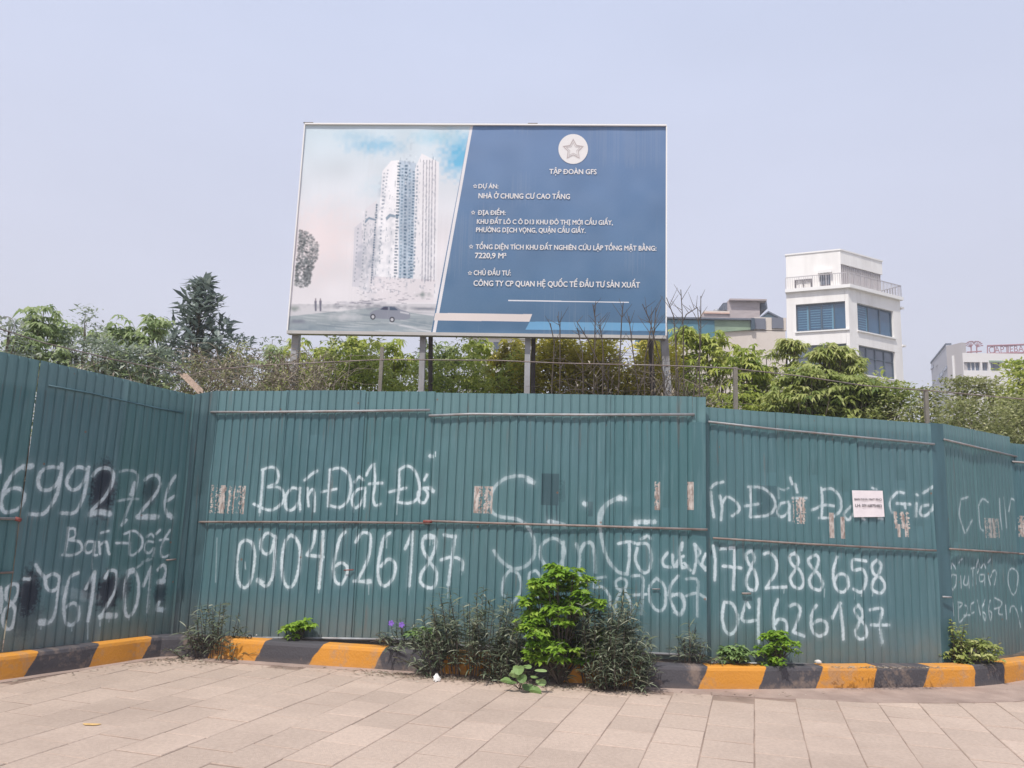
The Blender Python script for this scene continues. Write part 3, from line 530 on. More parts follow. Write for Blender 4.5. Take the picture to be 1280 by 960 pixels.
# far right wall
T9(CD, [[(855, 660), (845, 760), (870, 850), (880, 885)], [(860, 660), (905, 645)], [(930, 800), (890, 885)], [(975, 700), (1000, 660), (1035, 680)], [(970, 700), (980, 840), (1000, 870)], [(1110, 660), (1115, 770), (1125, 860)], [(1140, 650), (1150, 740), (1160, 850)], [(1175, 740), (1190, 660), (1215, 700), (1220, 860)]], w=.013, op=.6)
T11(CD, [[(80, 200), (100, 140), (130, 200)], [(170, 130), (210, 80)], [(140, 280), (90, 275), (70, 350), (95, 450), (130, 400), (140, 290)], [(190, 290), (195, 430)], [(240, 290), (225, 380), (270, 390), (290, 290), (290, 430)], [(320, 200), (360, 190)], [(345, 195), (340, 400)], [(410, 90), (385, 200), (385, 380)], [(410, 90), (430, 180), (400, 250)],
         [(440, 190), (470, 140), (490, 190)], [(520, 130), (550, 80)], [(470, 270), (430, 280), (430, 350), (470, 340), (480, 270), (485, 400)], [(520, 270), (545, 390)], [(545, 300), (580, 220), (610, 250), (590, 390)],
         [(800, 190), (755, 250), (760, 400), (820, 515), (870, 400), (870, 240), (800, 190)], [(60, 610), (95, 605), (110, 760)], [(160, 600), (210, 620), (165, 680)], [(165, 610), (170, 780), (180, 850)], [(240, 640), (270, 660), (260, 740), (190, 840)], [(230, 760), (300, 755)], [(350, 600), (310, 640), (320, 730), (350, 720)],
         [(395, 580), (410, 640), (430, 750)], [(490, 570), (455, 680), (480, 820), (500, 760), (460, 720)], [(550, 580), (530, 700), (555, 820), (565, 730), (530, 700)], [(600, 550), (680, 600), (660, 660), (600, 680)], [(650, 680), (650, 740), (690, 750)], [(730, 640), (740, 800)], [(780, 720), (790, 660), (840, 660), (890, 800), (910, 900)], [(940, 580), (910, 680), (950, 780)]], w=.010, op=.7)
CD.torn(1230, 648, 1247, 672, thr=.5, op=.6); CE.torn(1275, 645, 1283, 671, thr=.4)

def fence_material(name, canvas, c0=(.045, .124, .142), c1=(.066, .150, .178)):
    m = bpy.data.materials.new(name); m.use_nodes = True; n, l = m.node_tree.nodes, m.node_tree.links; b = n['Principled BSDF']; b.inputs['Roughness'].default_value = .5; b.inputs['Specular IOR Level'].default_value = .35
    tc = n.new('ShaderNodeTexCoord'); uv = n.new('ShaderNodeUVMap')
    def noise(scale, st, det=6):
        mp = n.new('ShaderNodeMapping'); mp.inputs['Scale'].default_value = st; l.new(tc.outputs['Object'], mp.inputs[0]); no = n.new('ShaderNodeTexNoise'); no.inputs['Scale'].default_value = scale; no.inputs['Detail'].default_value = det; no.inputs['Roughness'].default_value = .62; l.new(mp.outputs[0], no.inputs[0]); return no.outputs[0]
    def rng_(x, a, c, lo, hi):
        r = n.new('ShaderNodeMapRange'); r.inputs[1].default_value = a; r.inputs[2].default_value = c; r.inputs[3].default_value = lo; r.inputs[4].default_value = hi; l.new(x, r.inputs[0]); return r.outputs[0]
    def mix(f, a, c):
        mx = n.new('ShaderNodeMix'); mx.data_type = 'RGBA'
        for i, x in ((6, a), (7, c)):
            if isinstance(x, tuple): mx.inputs[i].default_value = (*x, 1)
            else: l.new(x, mx.inputs[i])
        if isinstance(f, float): mx.inputs['Factor'].default_value = f
        else: l.new(f, mx.inputs['Factor'])
        return mx.outputs[2]
    col = mix(rng_(noise(1.1, (1, 1, .6)), .35, .65, 0, 1), c0, c1)
    oi = n.new('ShaderNodeObjectInfo'); col = mix(rng_(oi.outputs['Random'], 0, 1, 0, .6), col, (.080, .185, .18))
    oi2 = n.new('ShaderNodeMath'); oi2.operation = 'FRACT'; oi3 = n.new('ShaderNodeMath'); oi3.operation = 'MULTIPLY'; oi3.inputs[1].default_value = 7.3; l.new(oi.outputs['Random'], oi3.inputs[0]); l.new(oi3.outputs[0], oi2.inputs[0]); col = mix(rng_(oi2.outputs[0], 0, 1, 0, .35), col, (.125, .20, .235))
    col = mix(rng_(noise(5, (6, 6, .35)), .52, .75, 0, .32), col, (.18, .28, .31))          # chalky streaks running down
    col = mix(rng_(noise(3, (4, 4, .5)), .55, .8, 0, .4), col, (.065, .115, .135))          # damp dark streaks
    geo = n.new('ShaderNodeSeparateXYZ'); l.new(tc.outputs['Object'], geo.inputs[0])
    lowd = n.new('ShaderNodeMath'); lowd.operation = 'MULTIPLY'; l.new(rng_(geo.outputs[2], .2, .70, 1.0, 0), lowd.inputs[0]); l.new(noise(6, (1, 1, 1)), lowd.inputs[1])
    col = mix(lowd.outputs[0], col, (.20, .18, .15))                                       # splashed dust at the foot
    col = mix(rng_(geo.outputs[2], 2.62, 2.70, 0, .26), col, (.20, .32, .33))                # sun-bleached head of the sheets
    for z1_, am in ((2.66, .5), (1.45, .6)):                                                # rust and dirt runs below each rail
        w1 = n.new('ShaderNodeMath'); w1.operation = 'MULTIPLY'; l.new(rng_(geo.outputs[2], z1_-.45, z1_-.02, 0, 1), w1.inputs[0]); w2 = n.new('ShaderNodeMath'); w2.operation = 'LESS_THAN'; l.new(geo.outputs[2], w2.inputs[0]); w2.inputs[1].default_value = z1_; l.new(w2.outputs[0], w1.inputs[1])
        w3 = n.new('ShaderNodeMath'); w3.operation = 'MULTIPLY'; l.new(w1.outputs[0], w3.inputs[0]); l.new(rng_(noise(4.1+z1_, (7, 7, .2)), .56, .70, 0, am), w3.inputs[1]); col = mix(w3.outputs[0], col, (.13, .105, .095))
    t = n.new('ShaderNodeTexImage'); t.image = canvas.break_up().image(name+'_marks'); t.extension = 'CLIP'; l.new(uv.outputs[0], t.inputs[0]); sp = n.new('ShaderNodeSeparateColor'); l.new(t.outputs[0], sp.inputs[0])
    col = mix(sp.outputs[1], col, (.014, .024, .040))
    col = mix(sp.outputs[0], col, (.60, .70, .74))
    pn = mix(rng_(noise(40, (1, 1, .3)), .42, .6, 0, 1), (.60, .54, .50), (.28, .20, .17)); col = mix(sp.outputs[2], col, pn)
    # rust specks
    vo = n.new('ShaderNodeTexVoronoi'); vo.inputs['Scale'].default_value = 3.3; rz = n.new('ShaderNodeMapping'); rz.inputs['Scale'].default_value = (5, 5, .5); l.new(tc.outputs['Object'], rz.inputs[0]); rn_ = n.new('ShaderNodeTexNoise'); rn_.inputs['Scale'].default_value = 2.3; rn_.inputs['Detail'].default_value = 7; l.new(rz.outputs[0], rn_.inputs[0]); col = mix(rng_(rn_.outputs[0], .66, .74, 0, .35), col, (.17, .12, .10)); l.new(tc.outputs['Object'], vo.inputs[0]); col = mix(rng_(vo.outputs[0], .03, .05, .7, 0), col, (.20, .09, .05))
    l.new(col, b.inputs['Base Color'])
    bp = n.new('ShaderNodeBump'); bp.inputs['Strength'].default_value = .25; bp.inputs['Distance'].default_value = .01; l.new(noise(7, (1, 1, .6)), bp.inputs['Height']); l.new(bp.outputs[0], b.inputs['Normal'])
    return m
FM = {k: fence_material('teal_sheet_'+k, c) for k, c in (('left', CL), ('middle', CB), ('right', CC), ('far', CD), ('end', CE))}

# ------------------------------------------------------------------ corrugated fences

def prof_pts(s0, s1):
    """(s, out) samples of the trapezoid profile"""
    out = []; k = math.floor(s0/PER)-1
    while k*PER < s1:
        for a, o in ((0, 0), (.030, .003), (.064, .001), (.072, -.011), (.078, -.011), (.087, 0)):
            s = k*PER+a
            if s0 < s < s1: out.append((s, o))
        k += 1
    def ev(s):
        x = s % PER
        if x < .03: return .003*x/.03
        if x < .064: return .003-.002*(x-.03)/.034
        if x < .072: return .001-.012*(x-.064)/.008
        if x < .078: return -.011
        if x < .087: return -.011*(1-(x-.078)/.009)
        return 0.
    return [(s0, ev(s0))]+out+[(s1, ev(s1))]
def sheet(wall, s0, s1, zb, zt, canvas, m, parent, lift=0.0, seed=0):
    r = random.Random(seed); b = B(); pts = prof_pts(s0, s1); rows = 16; tl = r.uniform(-.006, .006); tz = r.uniform(-.012, .012); bow = r.uniform(-.012, .012)
    dn = [(r.uniform(s0, s1), r.uniform(.5, 2.5)) for _ in range(3)]; grid = []
    for k in range(rows+1):
        t = k/rows; row = []
        for s, o in pts:
            z0, z1 = zb(s), zt(s)+tz; z = z0+(z1-z0)*t
            dent = sum(-.012*math.exp(-(((s-a_)/.07)**2+((z-b_)/.10)**2)) for a_, b_ in dn) + bow*math.sin(math.pi*t)*math.sin(math.pi*(s-s0)/(s1-s0)) + .004*math.sin(s*4+z*4.2+seed)
            ss = s+tl*(t-.5)
            if s > s1-.03: dent += .010*(s-(s1-.03))/.03
            row.append((wall.w3(ss, z, o+lift+dent), canvas.uv(ss, z)))
        grid.append(row)
    nc = len(pts)
    for row in grid: b.v += [p for p, _ in row]
    for k in range(rows):
        for j in range(nc-1):
            a = k*nc+j; b.f.append((a, a+1, a+nc+1, a+nc)); b.uv += [grid[k][j][1], grid[k][j+1][1], grid[k+1][j+1][1], grid[k+1][j][1]]
    return b.build('corrugated_sheet', m, parent, uv=True)
def lerp(a, b):     # linear function through (s,z) points
    return lambda s: a[1]+(b[1]-a[1])*(s-a[0])/(b[0]-a[0])
def sheets(wall, s0, s1, zb, zt, canvas, m, parent, wd=.95, seed=0, cuts=None):
    ed = cuts or [s0+(s1-s0)*k/max(1, round((s1-s0)/wd)) for k in range(max(1, round((s1-s0)/wd))+1)]
    for k in range(len(ed)-1): sheet(wall, ed[k]-(.02 if k else 0), ed[k+1], zb, zt, canvas, m, parent, lift=(.004 if k % 2 else 0), seed=seed+k)
def rail(name, wall, pts, r, m, parent, o=.028):
    b = B(); b.tube([wall.w3(s, z, o) for s, z in pts], r, 8); return b.build(name, m, parent, smooth=True)
GF = 'teal corrugated metal fence sections'
def fl(w, s, label): return empty('corrugated_fence', w.w3(s, .2), label, 'fence', GF)
# left wing
f1 = fl(LW, 0, 'left wing of teal fence sprayed with 699272, running in to the corner')
zt = lerp(LW.at(0, 438), LW.at(225, 489)); zb = lerp(LW.at(0, 818), LW.at(190, 796))
sm = LW.at(50, 450)[0]
sheets(LW, -6.0, sm-.002, zb, lambda s: zt(s)-.01, CL, FM['left'], f1, seed=10, cuts=[-6, -5.05, -4.1, -3.15, -2.2, -1.25, sm-.93, sm])
sheets(LW, sm+.014, sL1, zb, zt, CL, FM['left'], f1, seed=30, cuts=[sm+.010, sm+.92, sL1])
rail('middle_rail', LW, [(-6, 1.47), LW.at(21, 648.5)], .013, M['pipe'], f1); rail('rail_end', LW, [LW.at(17, 648), LW.at(24, 650)], .018, M['rust_red'], f1)
rail('lower_rail', LW, [(-6, .86), LW.at(15, 715)], .010, M['rust'], f1)
rail('stub', LW, [LW.at(206, 700), LW.at(218, 699)], .009, M['rust'], f1)
p = [LW.at(x, y) for x, y in ((60, 482), (110, 491), (190, 509), (228, 516))]; rail('top_rail', LW, p, .009, M['flash'], f1, o=.008)
# return piece turning the corner
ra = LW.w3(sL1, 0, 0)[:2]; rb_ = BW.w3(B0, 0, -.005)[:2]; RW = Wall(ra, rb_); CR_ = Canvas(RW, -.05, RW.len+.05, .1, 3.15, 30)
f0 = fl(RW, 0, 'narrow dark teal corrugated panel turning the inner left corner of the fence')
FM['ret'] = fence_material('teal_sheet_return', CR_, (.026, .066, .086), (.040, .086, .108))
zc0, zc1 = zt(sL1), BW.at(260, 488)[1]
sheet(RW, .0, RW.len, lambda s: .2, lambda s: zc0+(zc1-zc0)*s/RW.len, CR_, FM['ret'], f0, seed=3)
# middle run, two sections
f2 = fl(BW, B0, 'long teal fence section under the billboard\'s left half, sprayed Ban Dat and 0904626187')
zb = lerp(BW.at(290, 797), BW.at(540, 799)); zt = lerp(BW.at(260, 488), BW.at(535, 488))
sheets(BW, B0, Bm, zb, zt, CB, FM['middle'], f2, seed=50, cuts=[B0, B0+.86, B0+1.8, Bm])
zb2 = lerp(BW.at(540, 799), BW.at(872, 827)); zt2 = lerp(BW.at(540, 490), BW.at(880, 496))
f3 = fl(BW, Bm, 'teal fence section below the billboard\'s blue half, sprayed with large faint San Go lettering')
sC = BW.at(866, 640)[0]
sheets(BW, Bm-.01, sC, zb2, zt2, CB, FM['middle'], f3, seed=70, cuts=[Bm-.015, Bm+.93, BW.at(762, 600)[0], sC])
b = B()
for k in range(8):
    za, zc = zb2(sC)+(2.64-zb2(sC))*k/8, zb2(sC)+(2.64-zb2(sC))*(k+1)/8
    for a, c in ((sC-.01, (sC+B1)/2), ((sC+B1)/2, B1-.004)):
        o = lambda s_, z_: .010+.006*math.sin(z_*3.1+s_*9); b.face([BW.w3(a, za, o(a, za)), BW.w3(c, za, o(c, za)), BW.w3(c, zc, o(c, zc)), BW.w3(a, zc, o(a, zc))], [CB.uv(a, za), CB.uv(c, za), CB.uv(c, zc), CB.uv(a, zc)])
b.build('cover_sheet', FM['middle'], f3, uv=True)
sheet(BW, sC, B1, lambda s: 2.63, zt2, CB, FM['middle'], f3, lift=.012, seed=77)
rail('top_rail', BW, [BW.at(x, y) for x, y in ((260, 515.5), (330, 515.5), (430, 514.5), (538, 513))], .014, M['pipe'], f2)
rail('top_rail', BW, [BW.at(x, y) for x, y in ((537, 520), (590, 518), (640, 518.5), (740, 519), (868, 518.5))], .014, M['pipe'], f3)
rail('middle_rail', BW, [BW.at(x, y) for x, y in ((234, 652.5), (420, 652.5), (538, 654))], .012, M['rust'], f2)
rail('middle_rail', BW, [BW.at(x, y) for x, y in ((532, 651), (600, 653.5), (740, 657.5), (884, 662))], .012, M['rust'], f3)
rail('rail_end', BW, [BW.at(530, 652), BW.at(541, 652)], .016, M['rust_red'], f2)
rail('bottom_rail', BW, [BW.at(x, y) for x, y in ((262, 797), (400, 797.5), (538, 800))], .014, M['pipe'], f2, o=.02)
rail('bottom_rail', BW, [BW.at(x, y) for x, y in ((540, 805), (700, 812), (880, 819))], .014, M['pipe'], f3, o=.02)
rail('stub', BW, [BW.at(431, 712.5), BW.at(443, 712)], .006, M['rust_red'], f2); rail('stub', BW, [BW.at(815, 736), BW.at(825, 736)], .006, M['pipe'], f3)
# right run
f4 = fl(CW, C0, 'teal fence section with white paper notice, sprayed 78288658 and 04626187')
zb = lerp(CW.at(890, 827), CW.at(1160, 833)); zt = lerp(CW.at(882, 507.5), CW.at(1165, 530))
sheets(CW, C0, C1, zb, zt, CC, FM['right'], f4, seed=90, cuts=[C0, CW.at(974, 640)[0], CW.at(1073, 640)[0], C1])
rail('top_rail', CW, [CW.at(x, y) for x, y in ((884, 527.5), (960, 536), (1060, 545.5), (1166, 555.5))], .012, M['pipe'], f4)
rail('middle_rail', CW, [CW.at(x, y) for x, y in ((890, 672.5), (1000, 679.5), (1168, 688))], .011, M['rust'], f4)
rail('bottom_rail', CW, [CW.at(x, y) for x, y in ((888, 828), (1000, 830), (1086, 832))], .013, M['pipe'], f4, o=.02)
rail('stub', CW, [CW.at(926, 741.5), CW.at(937, 741.5)], .010, M['rust'], f4)
b = B(); q0, q1 = CW.w3(C1-.005, 0, .012)[:2], DW.w3(.02, 0, .01)[:2]; PW = Wall(q0, q1); b.wbox(PW, 0, PW.len, .19, CW.at(1170, 530)[1]+.01, -.02, .0); b.build('corner_flashing', M['flash'], f4)
rail('stub', CW, [CW.at(1175, 745.5), CW.at(1186, 746)], .010, M['pipe'], f4, o=.04)
# far right
f5 = fl(DW, 0, 'right-hand teal fence section angled away past the flat corner strip, with faint small lettering')
zb = lerp(DW.at(1186, 832), DW.at(1262, 827)); zt = lerp(DW.at(1177, 529), DW.at(1265, 546))
sheets(DW, 0.01, D1, zb, zt, CD, FM['far'], f5, seed=110, cuts=[.01, DW.at(1222, 640)[0], D1])
rail('top_rail', DW, [DW.at(1177, 549.5), DW.at(1268, 571)], .012, M['pipe'], f5); rail('middle_rail', DW, [DW.at(1184, 686), DW.at(1270, 691.5)], .011, M['rust'], f5)
f6 = fl(EW, 0, 'last teal fence section leaving the right edge of the view')
zt0 = EW.at(1270, 554)[1]; zb0 = .2
sheets(EW, 0, 6, lambda s: .2, lambda s: zt0, CE, FM['end'], f6, seed=130)
rail('top_rail', EW, [(0.0, zt0-.24), (6, zt0-.24)], .012, M['pipe'], f6); rail('middle_rail', EW, [EW.at(1270, 692), (6, EW.at(1270, 692)[1])], .011, M['rust'], f6)

# ------------------------------------------------------------------ lettering helper
def rawtext(body):
    cu = bpy.data.curves.new('lettering', 'FONT'); cu.body = body; cu.size = 1; cu.resolution_u = 3
    o = bpy.data.objects.new('lettering', cu); COL.objects.link(o); dg = bpy.context.evaluated_depsgraph_get(); me = bpy.data.meshes.new_from_object(o.evaluated_get(dg)); bpy.data.objects.remove(o); return me
def coords(me): c = np.empty(len(me.vertices)*3); me.vertices.foreach_get('co', c); return c.reshape(-1, 3)
HORN = {'\u01a0': 'O', '\u1eda': '\u00d3', '\u1edc': '\u00d2', '\u1ede': '\u1ece'}
def textmesh(body, bold=.018):
    """flat capitals; the barred D and the horned O are put together from plain letters; weight from shifted copies"""
    plain = ''.join('D' if ch == '\u0110' else HORN.get(ch, ch) for ch in body); me0 = rawtext(plain); v0 = coords(me0).copy(); f0 = [list(p.vertices) for p in me0.polygons]; CAPH = .73*.95
    V = [tuple(v) for v in v0]; Fs = list(f0)
    def quad(pts): i = len(V); V.extend([(x, y, 0.0) for x, y in pts]); Fs.append([i, i+1, i+2, i+3])
    for i, ch in enumerate(body):
        if ch == '\u0110':
            x = coords(rawtext(plain[:i]+'I'))[:, 0].max(); quad([(x-.20, .31), (x+.16, .31), (x+.16, .39), (x-.20, .39)])
        elif ch in HORN:
            x = coords(rawtext(plain[:i]+'O'))[:, 0].max(); quad([(x-.12, .52), (x-.04, .47), (x+.09, .66), (x+.0, .70)])
    if bold:
        n = len(V); base = list(V); bf = list(Fs)
        for k, (dx, dy) in enumerate(((bold*1.6, 0), (-bold*1.6, 0), (0, bold), (0, -bold))): V += [(x+dx, y+dy, .01*(k+1)) for x, y, z in base]; Fs += [[a+n*(k+1) for a in f] for f in bf]
    me = bpy.data.meshes.new('lettering'); me.from_pydata(V, [], Fs); me.update(); return me
def cap_h():
    me = textmesh('H', 0); c = np.empty(len(me.vertices)*3); me.vertices.foreach_get('co', c); return c.reshape(-1, 3)[:, 1].max()
CAP = cap_h()
def write(wall, body, x0, x1, yb0, yb1, cap_px, m, parent, o=.006, bold=.018, name='lettering'):
    me = textmesh(body, bold); n_ = len(me.vertices); c = np.empty(n_*3); me.vertices.foreach_get('co', c); c = c.reshape(-1, 3)
    a = wall.at(x0, yb0); e = wall.at(x1, yb1); k = (wall.at(x0, yb0-cap_px)[1]-a[1])/CAP; xa, xb = c[:, 0].min(), c[:, 0].max()
    t = (c[:, 0]-xa)/(xb-xa); s = a[0]+(e[0]-a[0])*t; z = a[1]+(e[1]-a[1])*t + c[:, 1]*k; dep = o+(c[:, 2]*.04)
    P = wall.p[None]+wall.d[None]*s[:, None]+wall.n[None]*dep[:, None]; V = np.column_stack([P, z]); me.vertices.foreach_set('co', V.ravel()); me.materials.clear(); me.update()
    return link(name, me, m, parent)

# ------------------------------------------------------------------ paper notice on the right run
NW = CW; nt = empty('paper_notice', NW.w3(*NW.at(1082, 648), .02), 'white paper notice with two printed lines stuck over the sprayed letters', 'notice')
b = B(); P = [NW.at(*p) for p in ((1065.5, 646.5), (1104, 646), (1101.5, 613.5), (1063.3, 613))]
nx = 10
for i in range(nx):
    f = lambda t, k: tuple(np.array(P[3 if k else 0])*(1-t)+np.array(P[2 if k else 1])*t)
    oo = lambda t: .026+.003*math.sin(t*12)
    b.hexa([NW.w3(*f(i/nx, 0), oo(i/nx)), NW.w3(*f((i+1)/nx, 0), oo((i+1)/nx)), NW.w3(*f((i+1)/nx, 0), oo((i+1)/nx)-.001), NW.w3(*f(i/nx, 0), oo(i/nx)-.001), NW.w3(*f(i/nx, 1), oo(i/nx)), NW.w3(*f((i+1)/nx, 1), oo((i+1)/nx)), NW.w3(*f((i+1)/nx, 1), oo((i+1)/nx)-.001), NW.w3(*f(i/nx, 1), oo(i/nx)-.001)])
b.build('sheet_of_paper', M['paper'], nt)
write(NW, 'BAN NHA MAT PHO', 1066, 1100, 625.3, 625.8, 2.6, M['inkdark'], nt, o=.031, bold=0.01); write(NW, 'LH: 0916875483', 1067, 1100, 633.5, 634, 3.4, M['inkdark'], nt, o=.031, bold=.01)

# ------------------------------------------------------------------ billboard
bp0 = spot(383, 10.6); GW = Wall((0, 10.55), (1, 10.55-.07)); TL, TR, BR, BL = GW.at(381.5, 155.5), GW.at(833, 157.5), GW.at(832.5, 422), GW.at(359.5, 415.5)
bbd = empty('billboard', GW.w3((BL[0]+BR[0])/2, 0, -.1), 'large blue and white property billboard on steel posts rising behind the fence', 'billboard')
gs0, gs1, gz0, gz1 = min(BL[0], TL[0]), max(BR[0], TR[0]), min(BL[1], BR[1]), max(TL[1], TR[1])
A = Canvas(GW, gs0-.02, gs1+.02, gz0-.02, gz1+.02, 300, ch=3)
X, Y = np.meshgrid(np.linspace(0, 1, A.W), np.linspace(0, 1, A.H)); n1 = smooth_noise(A.H, A.W, 120, 31)*.6+smooth_noise(A.H, A.W, 50, 32)*.4
cream = np.array([.655, .635, .655]); pale = np.array([.50, .60, .66]); blu = np.array([.27, .48, .62])
up = np.clip((Y-.45)/.5, 0, 1); cl = np.clip((n1-.45)*3.2, 0, 1)*up
base = cream[None, None]*(1-up[..., None]*.75)+pale[None, None]*up[..., None]*.75
A.a[:] = base*1.08
# sky patches
def blob(px, py, rx, ry, col, op, nz=.5, seed=1):
    x, y = A.px((px, py)); k = A.res/98.; D = np.sqrt(((np.arange(A.W)[None]-x)/(rx*k))**2+((np.arange(A.H)[:, None]-y)/(ry*k))**2)+(smooth_noise(A.H, A.W, 14, seed)-.5)*nz
    I = (np.clip(1.2-D, 0, 1)**1.2*op)[..., None]; A.a[:] = A.a*(1-I)+np.array(col)*I
blob(470, 182, 45, 16, (.33, .52, .66), .8, seed=2); blob(575, 195, 32, 38, (.24, .48, .66), .95, seed=3); blob(440, 170, 30, 10, (.42, .56, .66), .6, seed=4); blob(480, 235, 40, 22, (.52, .62, .68), .5, seed=5); blob(545, 172, 40, 12, (.40, .58, .68), .7, seed=6)
blob(400, 300, 60, 60, (.76, .67, .67), .6, seed=7)
wht = (.78, .77, .79); shd = (.50, .53, .58); drk = (.10, .15, .20); mid = (.22, .29, .36)
def dash(x0, y0, x1, y1, w, col, n, duty=.55, op=.9, jit=.4, seed=0):
    r = random.Random(seed)
    for i in range(n):
        t0 = i/n; t1 = t0+duty/n; xa, ya = x0+(x1-x0)*t0, y0+(y1-y0)*t0; xb, yb = x0+(x1-x0)*t1, y0+(y1-y0)*t1; ww = w*(1-jit*r.random())
        A.poly([(xa, ya), (xa+ww, ya+.2), (xb+ww, yb+.2), (xb, yb)], col, op*(1-.4*r.random()))
# towers
A.poly([(443, 285), (452, 277), (455, 360), (440, 358)], (.62, .61, .65)); A.poly([(456, 262), (471, 250), (468, 368), (449, 362)], (.66, .65, .68)); A.poly([(478, 214), (489, 201), (500, 200), (499, 350), (490, 372), (465, 366)], wht)
A.poly([(499, 200), (520, 204), (522, 350), (498, 352)], (.50, .56, .63)); A.poly([(519, 210), (527, 192), (549, 203), (545, 372), (516, 365)], (.73, .72, .74)); A.poly([(462, 345), (545, 350), (541, 378), (462, 376)], (.70, .67, .69))
dash(497, 203, 492, 348, 4.5, drk, 38, seed=1); dash(502, 206, 499, 350, 3, mid, 36, seed=2); dash(506, 206, 504, 350, 4, drk, 34, .6, seed=3); dash(511, 212, 510, 350, 3, mid, 34, seed=4); dash(516, 214, 512, 348, 3.6, drk, 36, .5, seed=5)
dash(521, 207, 516, 345, 2.6, mid, 30, seed=6); dash(470, 255, 463, 355, 2.3, drk, 32, .75, seed=7); dash(479, 216, 473, 330, 2.5, (.28, .32, .38), 24, .4, seed=8); dash(457, 264, 451, 350, 2, (.26, .3, .35), 20, .4, seed=9); dash(447, 285, 442, 355, 1.8, (.3, .33, .38), 14, .4, seed=10); dash(484, 212, 478, 262, 2, (.28, .32, .38), 12, .4, seed=18)
for x in (529, 533, 536.5, 540, 544): A.poly([(x, 200), (x+.8, 200), (x-1.2, 352), (x-2, 352)], (.25, .24, .30), .85)
A.poly([(482, 272), (487, 267), (498, 270), (498, 273), (488, 271), (483, 276)], mid, .8); A.poly([(456, 276), (461, 271), (469, 274), (469, 276), (461, 274), (457, 279)], mid, .8)
for i in range(70):
    r = random.Random(i); x = 442+r.random()*98; y = 345+r.random()*30; A.poly([(x, y), (x+1+3*r.random(), y+.1), (x+3, y+.9), (x, y+.8)], (.30, .30, .34), .6)
# street
A.poly([(355, 380), (560, 380), (560, 425), (352, 425)], (.50, .50, .52), .55); A.poly([(355, 396), (470, 384), (560, 398), (560, 425), (352, 425)], (.36, .40, .42), .85)
blob(400, 410, 55, 9, (.33, .37, .40), .8, seed=11); blob(470, 413, 50, 7, (.34, .38, .41), .7, seed=12); blob(430, 396, 26, 6, (.60, .60, .62), .7, seed=13); blob(372, 402, 15, 4, (.28, .29, .33), .8, seed=14); blob(368, 386, 9, 5, (.33, .36, .35), .9, seed=15)
blob(527, 369, 12, 4.5, (.33, .36, .36), .9, 1.0, seed=16); blob(530, 386, 24, 3, (.30, .31, .34), .9, seed=17); blob(455, 379, 40, 2.5, (.42, .42, .46), .6, 1.0, seed=19)
for k in range(26):
    r = random.Random(k+40); x = 415+r.random()*90; y = 373+r.random()*10; A.poly([(x, y), (x+4+6*r.random(), y+.3), (x+6, y+1), (x, y+.9)], (.22, .22, .26), .65)
A.poly([(488, 402), (540, 414), (538, 416), (486, 404)], (.62, .62, .64), .6); A.poly([(500, 399), (545, 408), (544, 409), (500, 400.5)], (.6, .6, .62), .5)
for k in range(420):
    r = random.Random(k+9000); t = r.random(); x = 452+t*92; top = 262-70*min(1, max(0, (t-.2)/.3)); y = top+r.random()*(365-top); hgt = 1+r.random()*4; A.poly([(x, y), (x+.5+r.random(), y), (x+.5+r.random(), y+hgt), (x, y+hgt)], (.22, .27, .33) if r.random() < .6 else (.85, .84, .86), .45)
for k in range(60):
    r = random.Random(k+9900); y = 388+r.random()*30; x = 365+r.random()*160; A.poly([(x, y), (x+15+30*r.random(), y+1.5+2*r.random()), (x+14, y+2.6), (x, y+.8)], (.24, .27, .30) if r.random() < .55 else (.66, .67, .68), .30)
# tree of the picture
for k in range(1300):
    r = random.Random(k+500); a = r.random()*6.28; q = r.random()**.5; x = 376+19*q*math.cos(a)*(1-.25*math.sin(a*3)); y = 322+36*q*math.sin(a); s_ = 1.3+r.random()*2.2; c = .14+.22*r.random()
    if x < 362+(415-y)*.085: continue
    A.poly([(x, y), (x+s_, y+.3), (x+s_*.8, y+s_), (x-.2, y+s_*.7)], (c, c*1.05, c*1.08), .5)
for x in (394.5, 400.5): A.poly([(x-1.6, 376), (x+1.6, 376), (x+1.3, 381), (x+1.2, 389), (x-.9, 389), (x-1.3, 381)], (.20, .20, .24), .85); A.poly([(x-.8, 373), (x+.8, 373), (x+.8, 376), (x-.8, 376)], (.25, .22, .24), .8)
for px_, py_, rx_, ry_, op_, sd_ in ((468, 320, 12, 48, .38, 201), (452, 325, 8, 34, .35, 202), (488, 300, 6, 55, .25, 203), (509, 275, 10, 80, .42, 204), (536, 300, 7, 60, .18, 205), (478, 240, 6, 26, .3, 206)): blob(px_, py_, rx_, ry_, (.30, .34, .40), op_, 1.3, sd_)
blob(455, 384, 75, 4, (.30, .31, .34), .55, 1.2, 207); blob(470, 420, 100, 5, (.22, .26, .29), .7, .8, 208); blob(520, 404, 30, 5, (.30, .34, .37), .6, 1.0, 209); blob(425, 388, 26, 3, (.74, .73, .74), .5, .8, 210); blob(385, 414, 26, 6, (.26, .29, .32), .6, 1.0, 211)
def soften(r=1):
    a = A.a.copy()
    for ax in (0, 1): a = (np.roll(a, 1, ax)+a*2+np.roll(a, -1, ax))/4
    A.a[:] = a
soften()
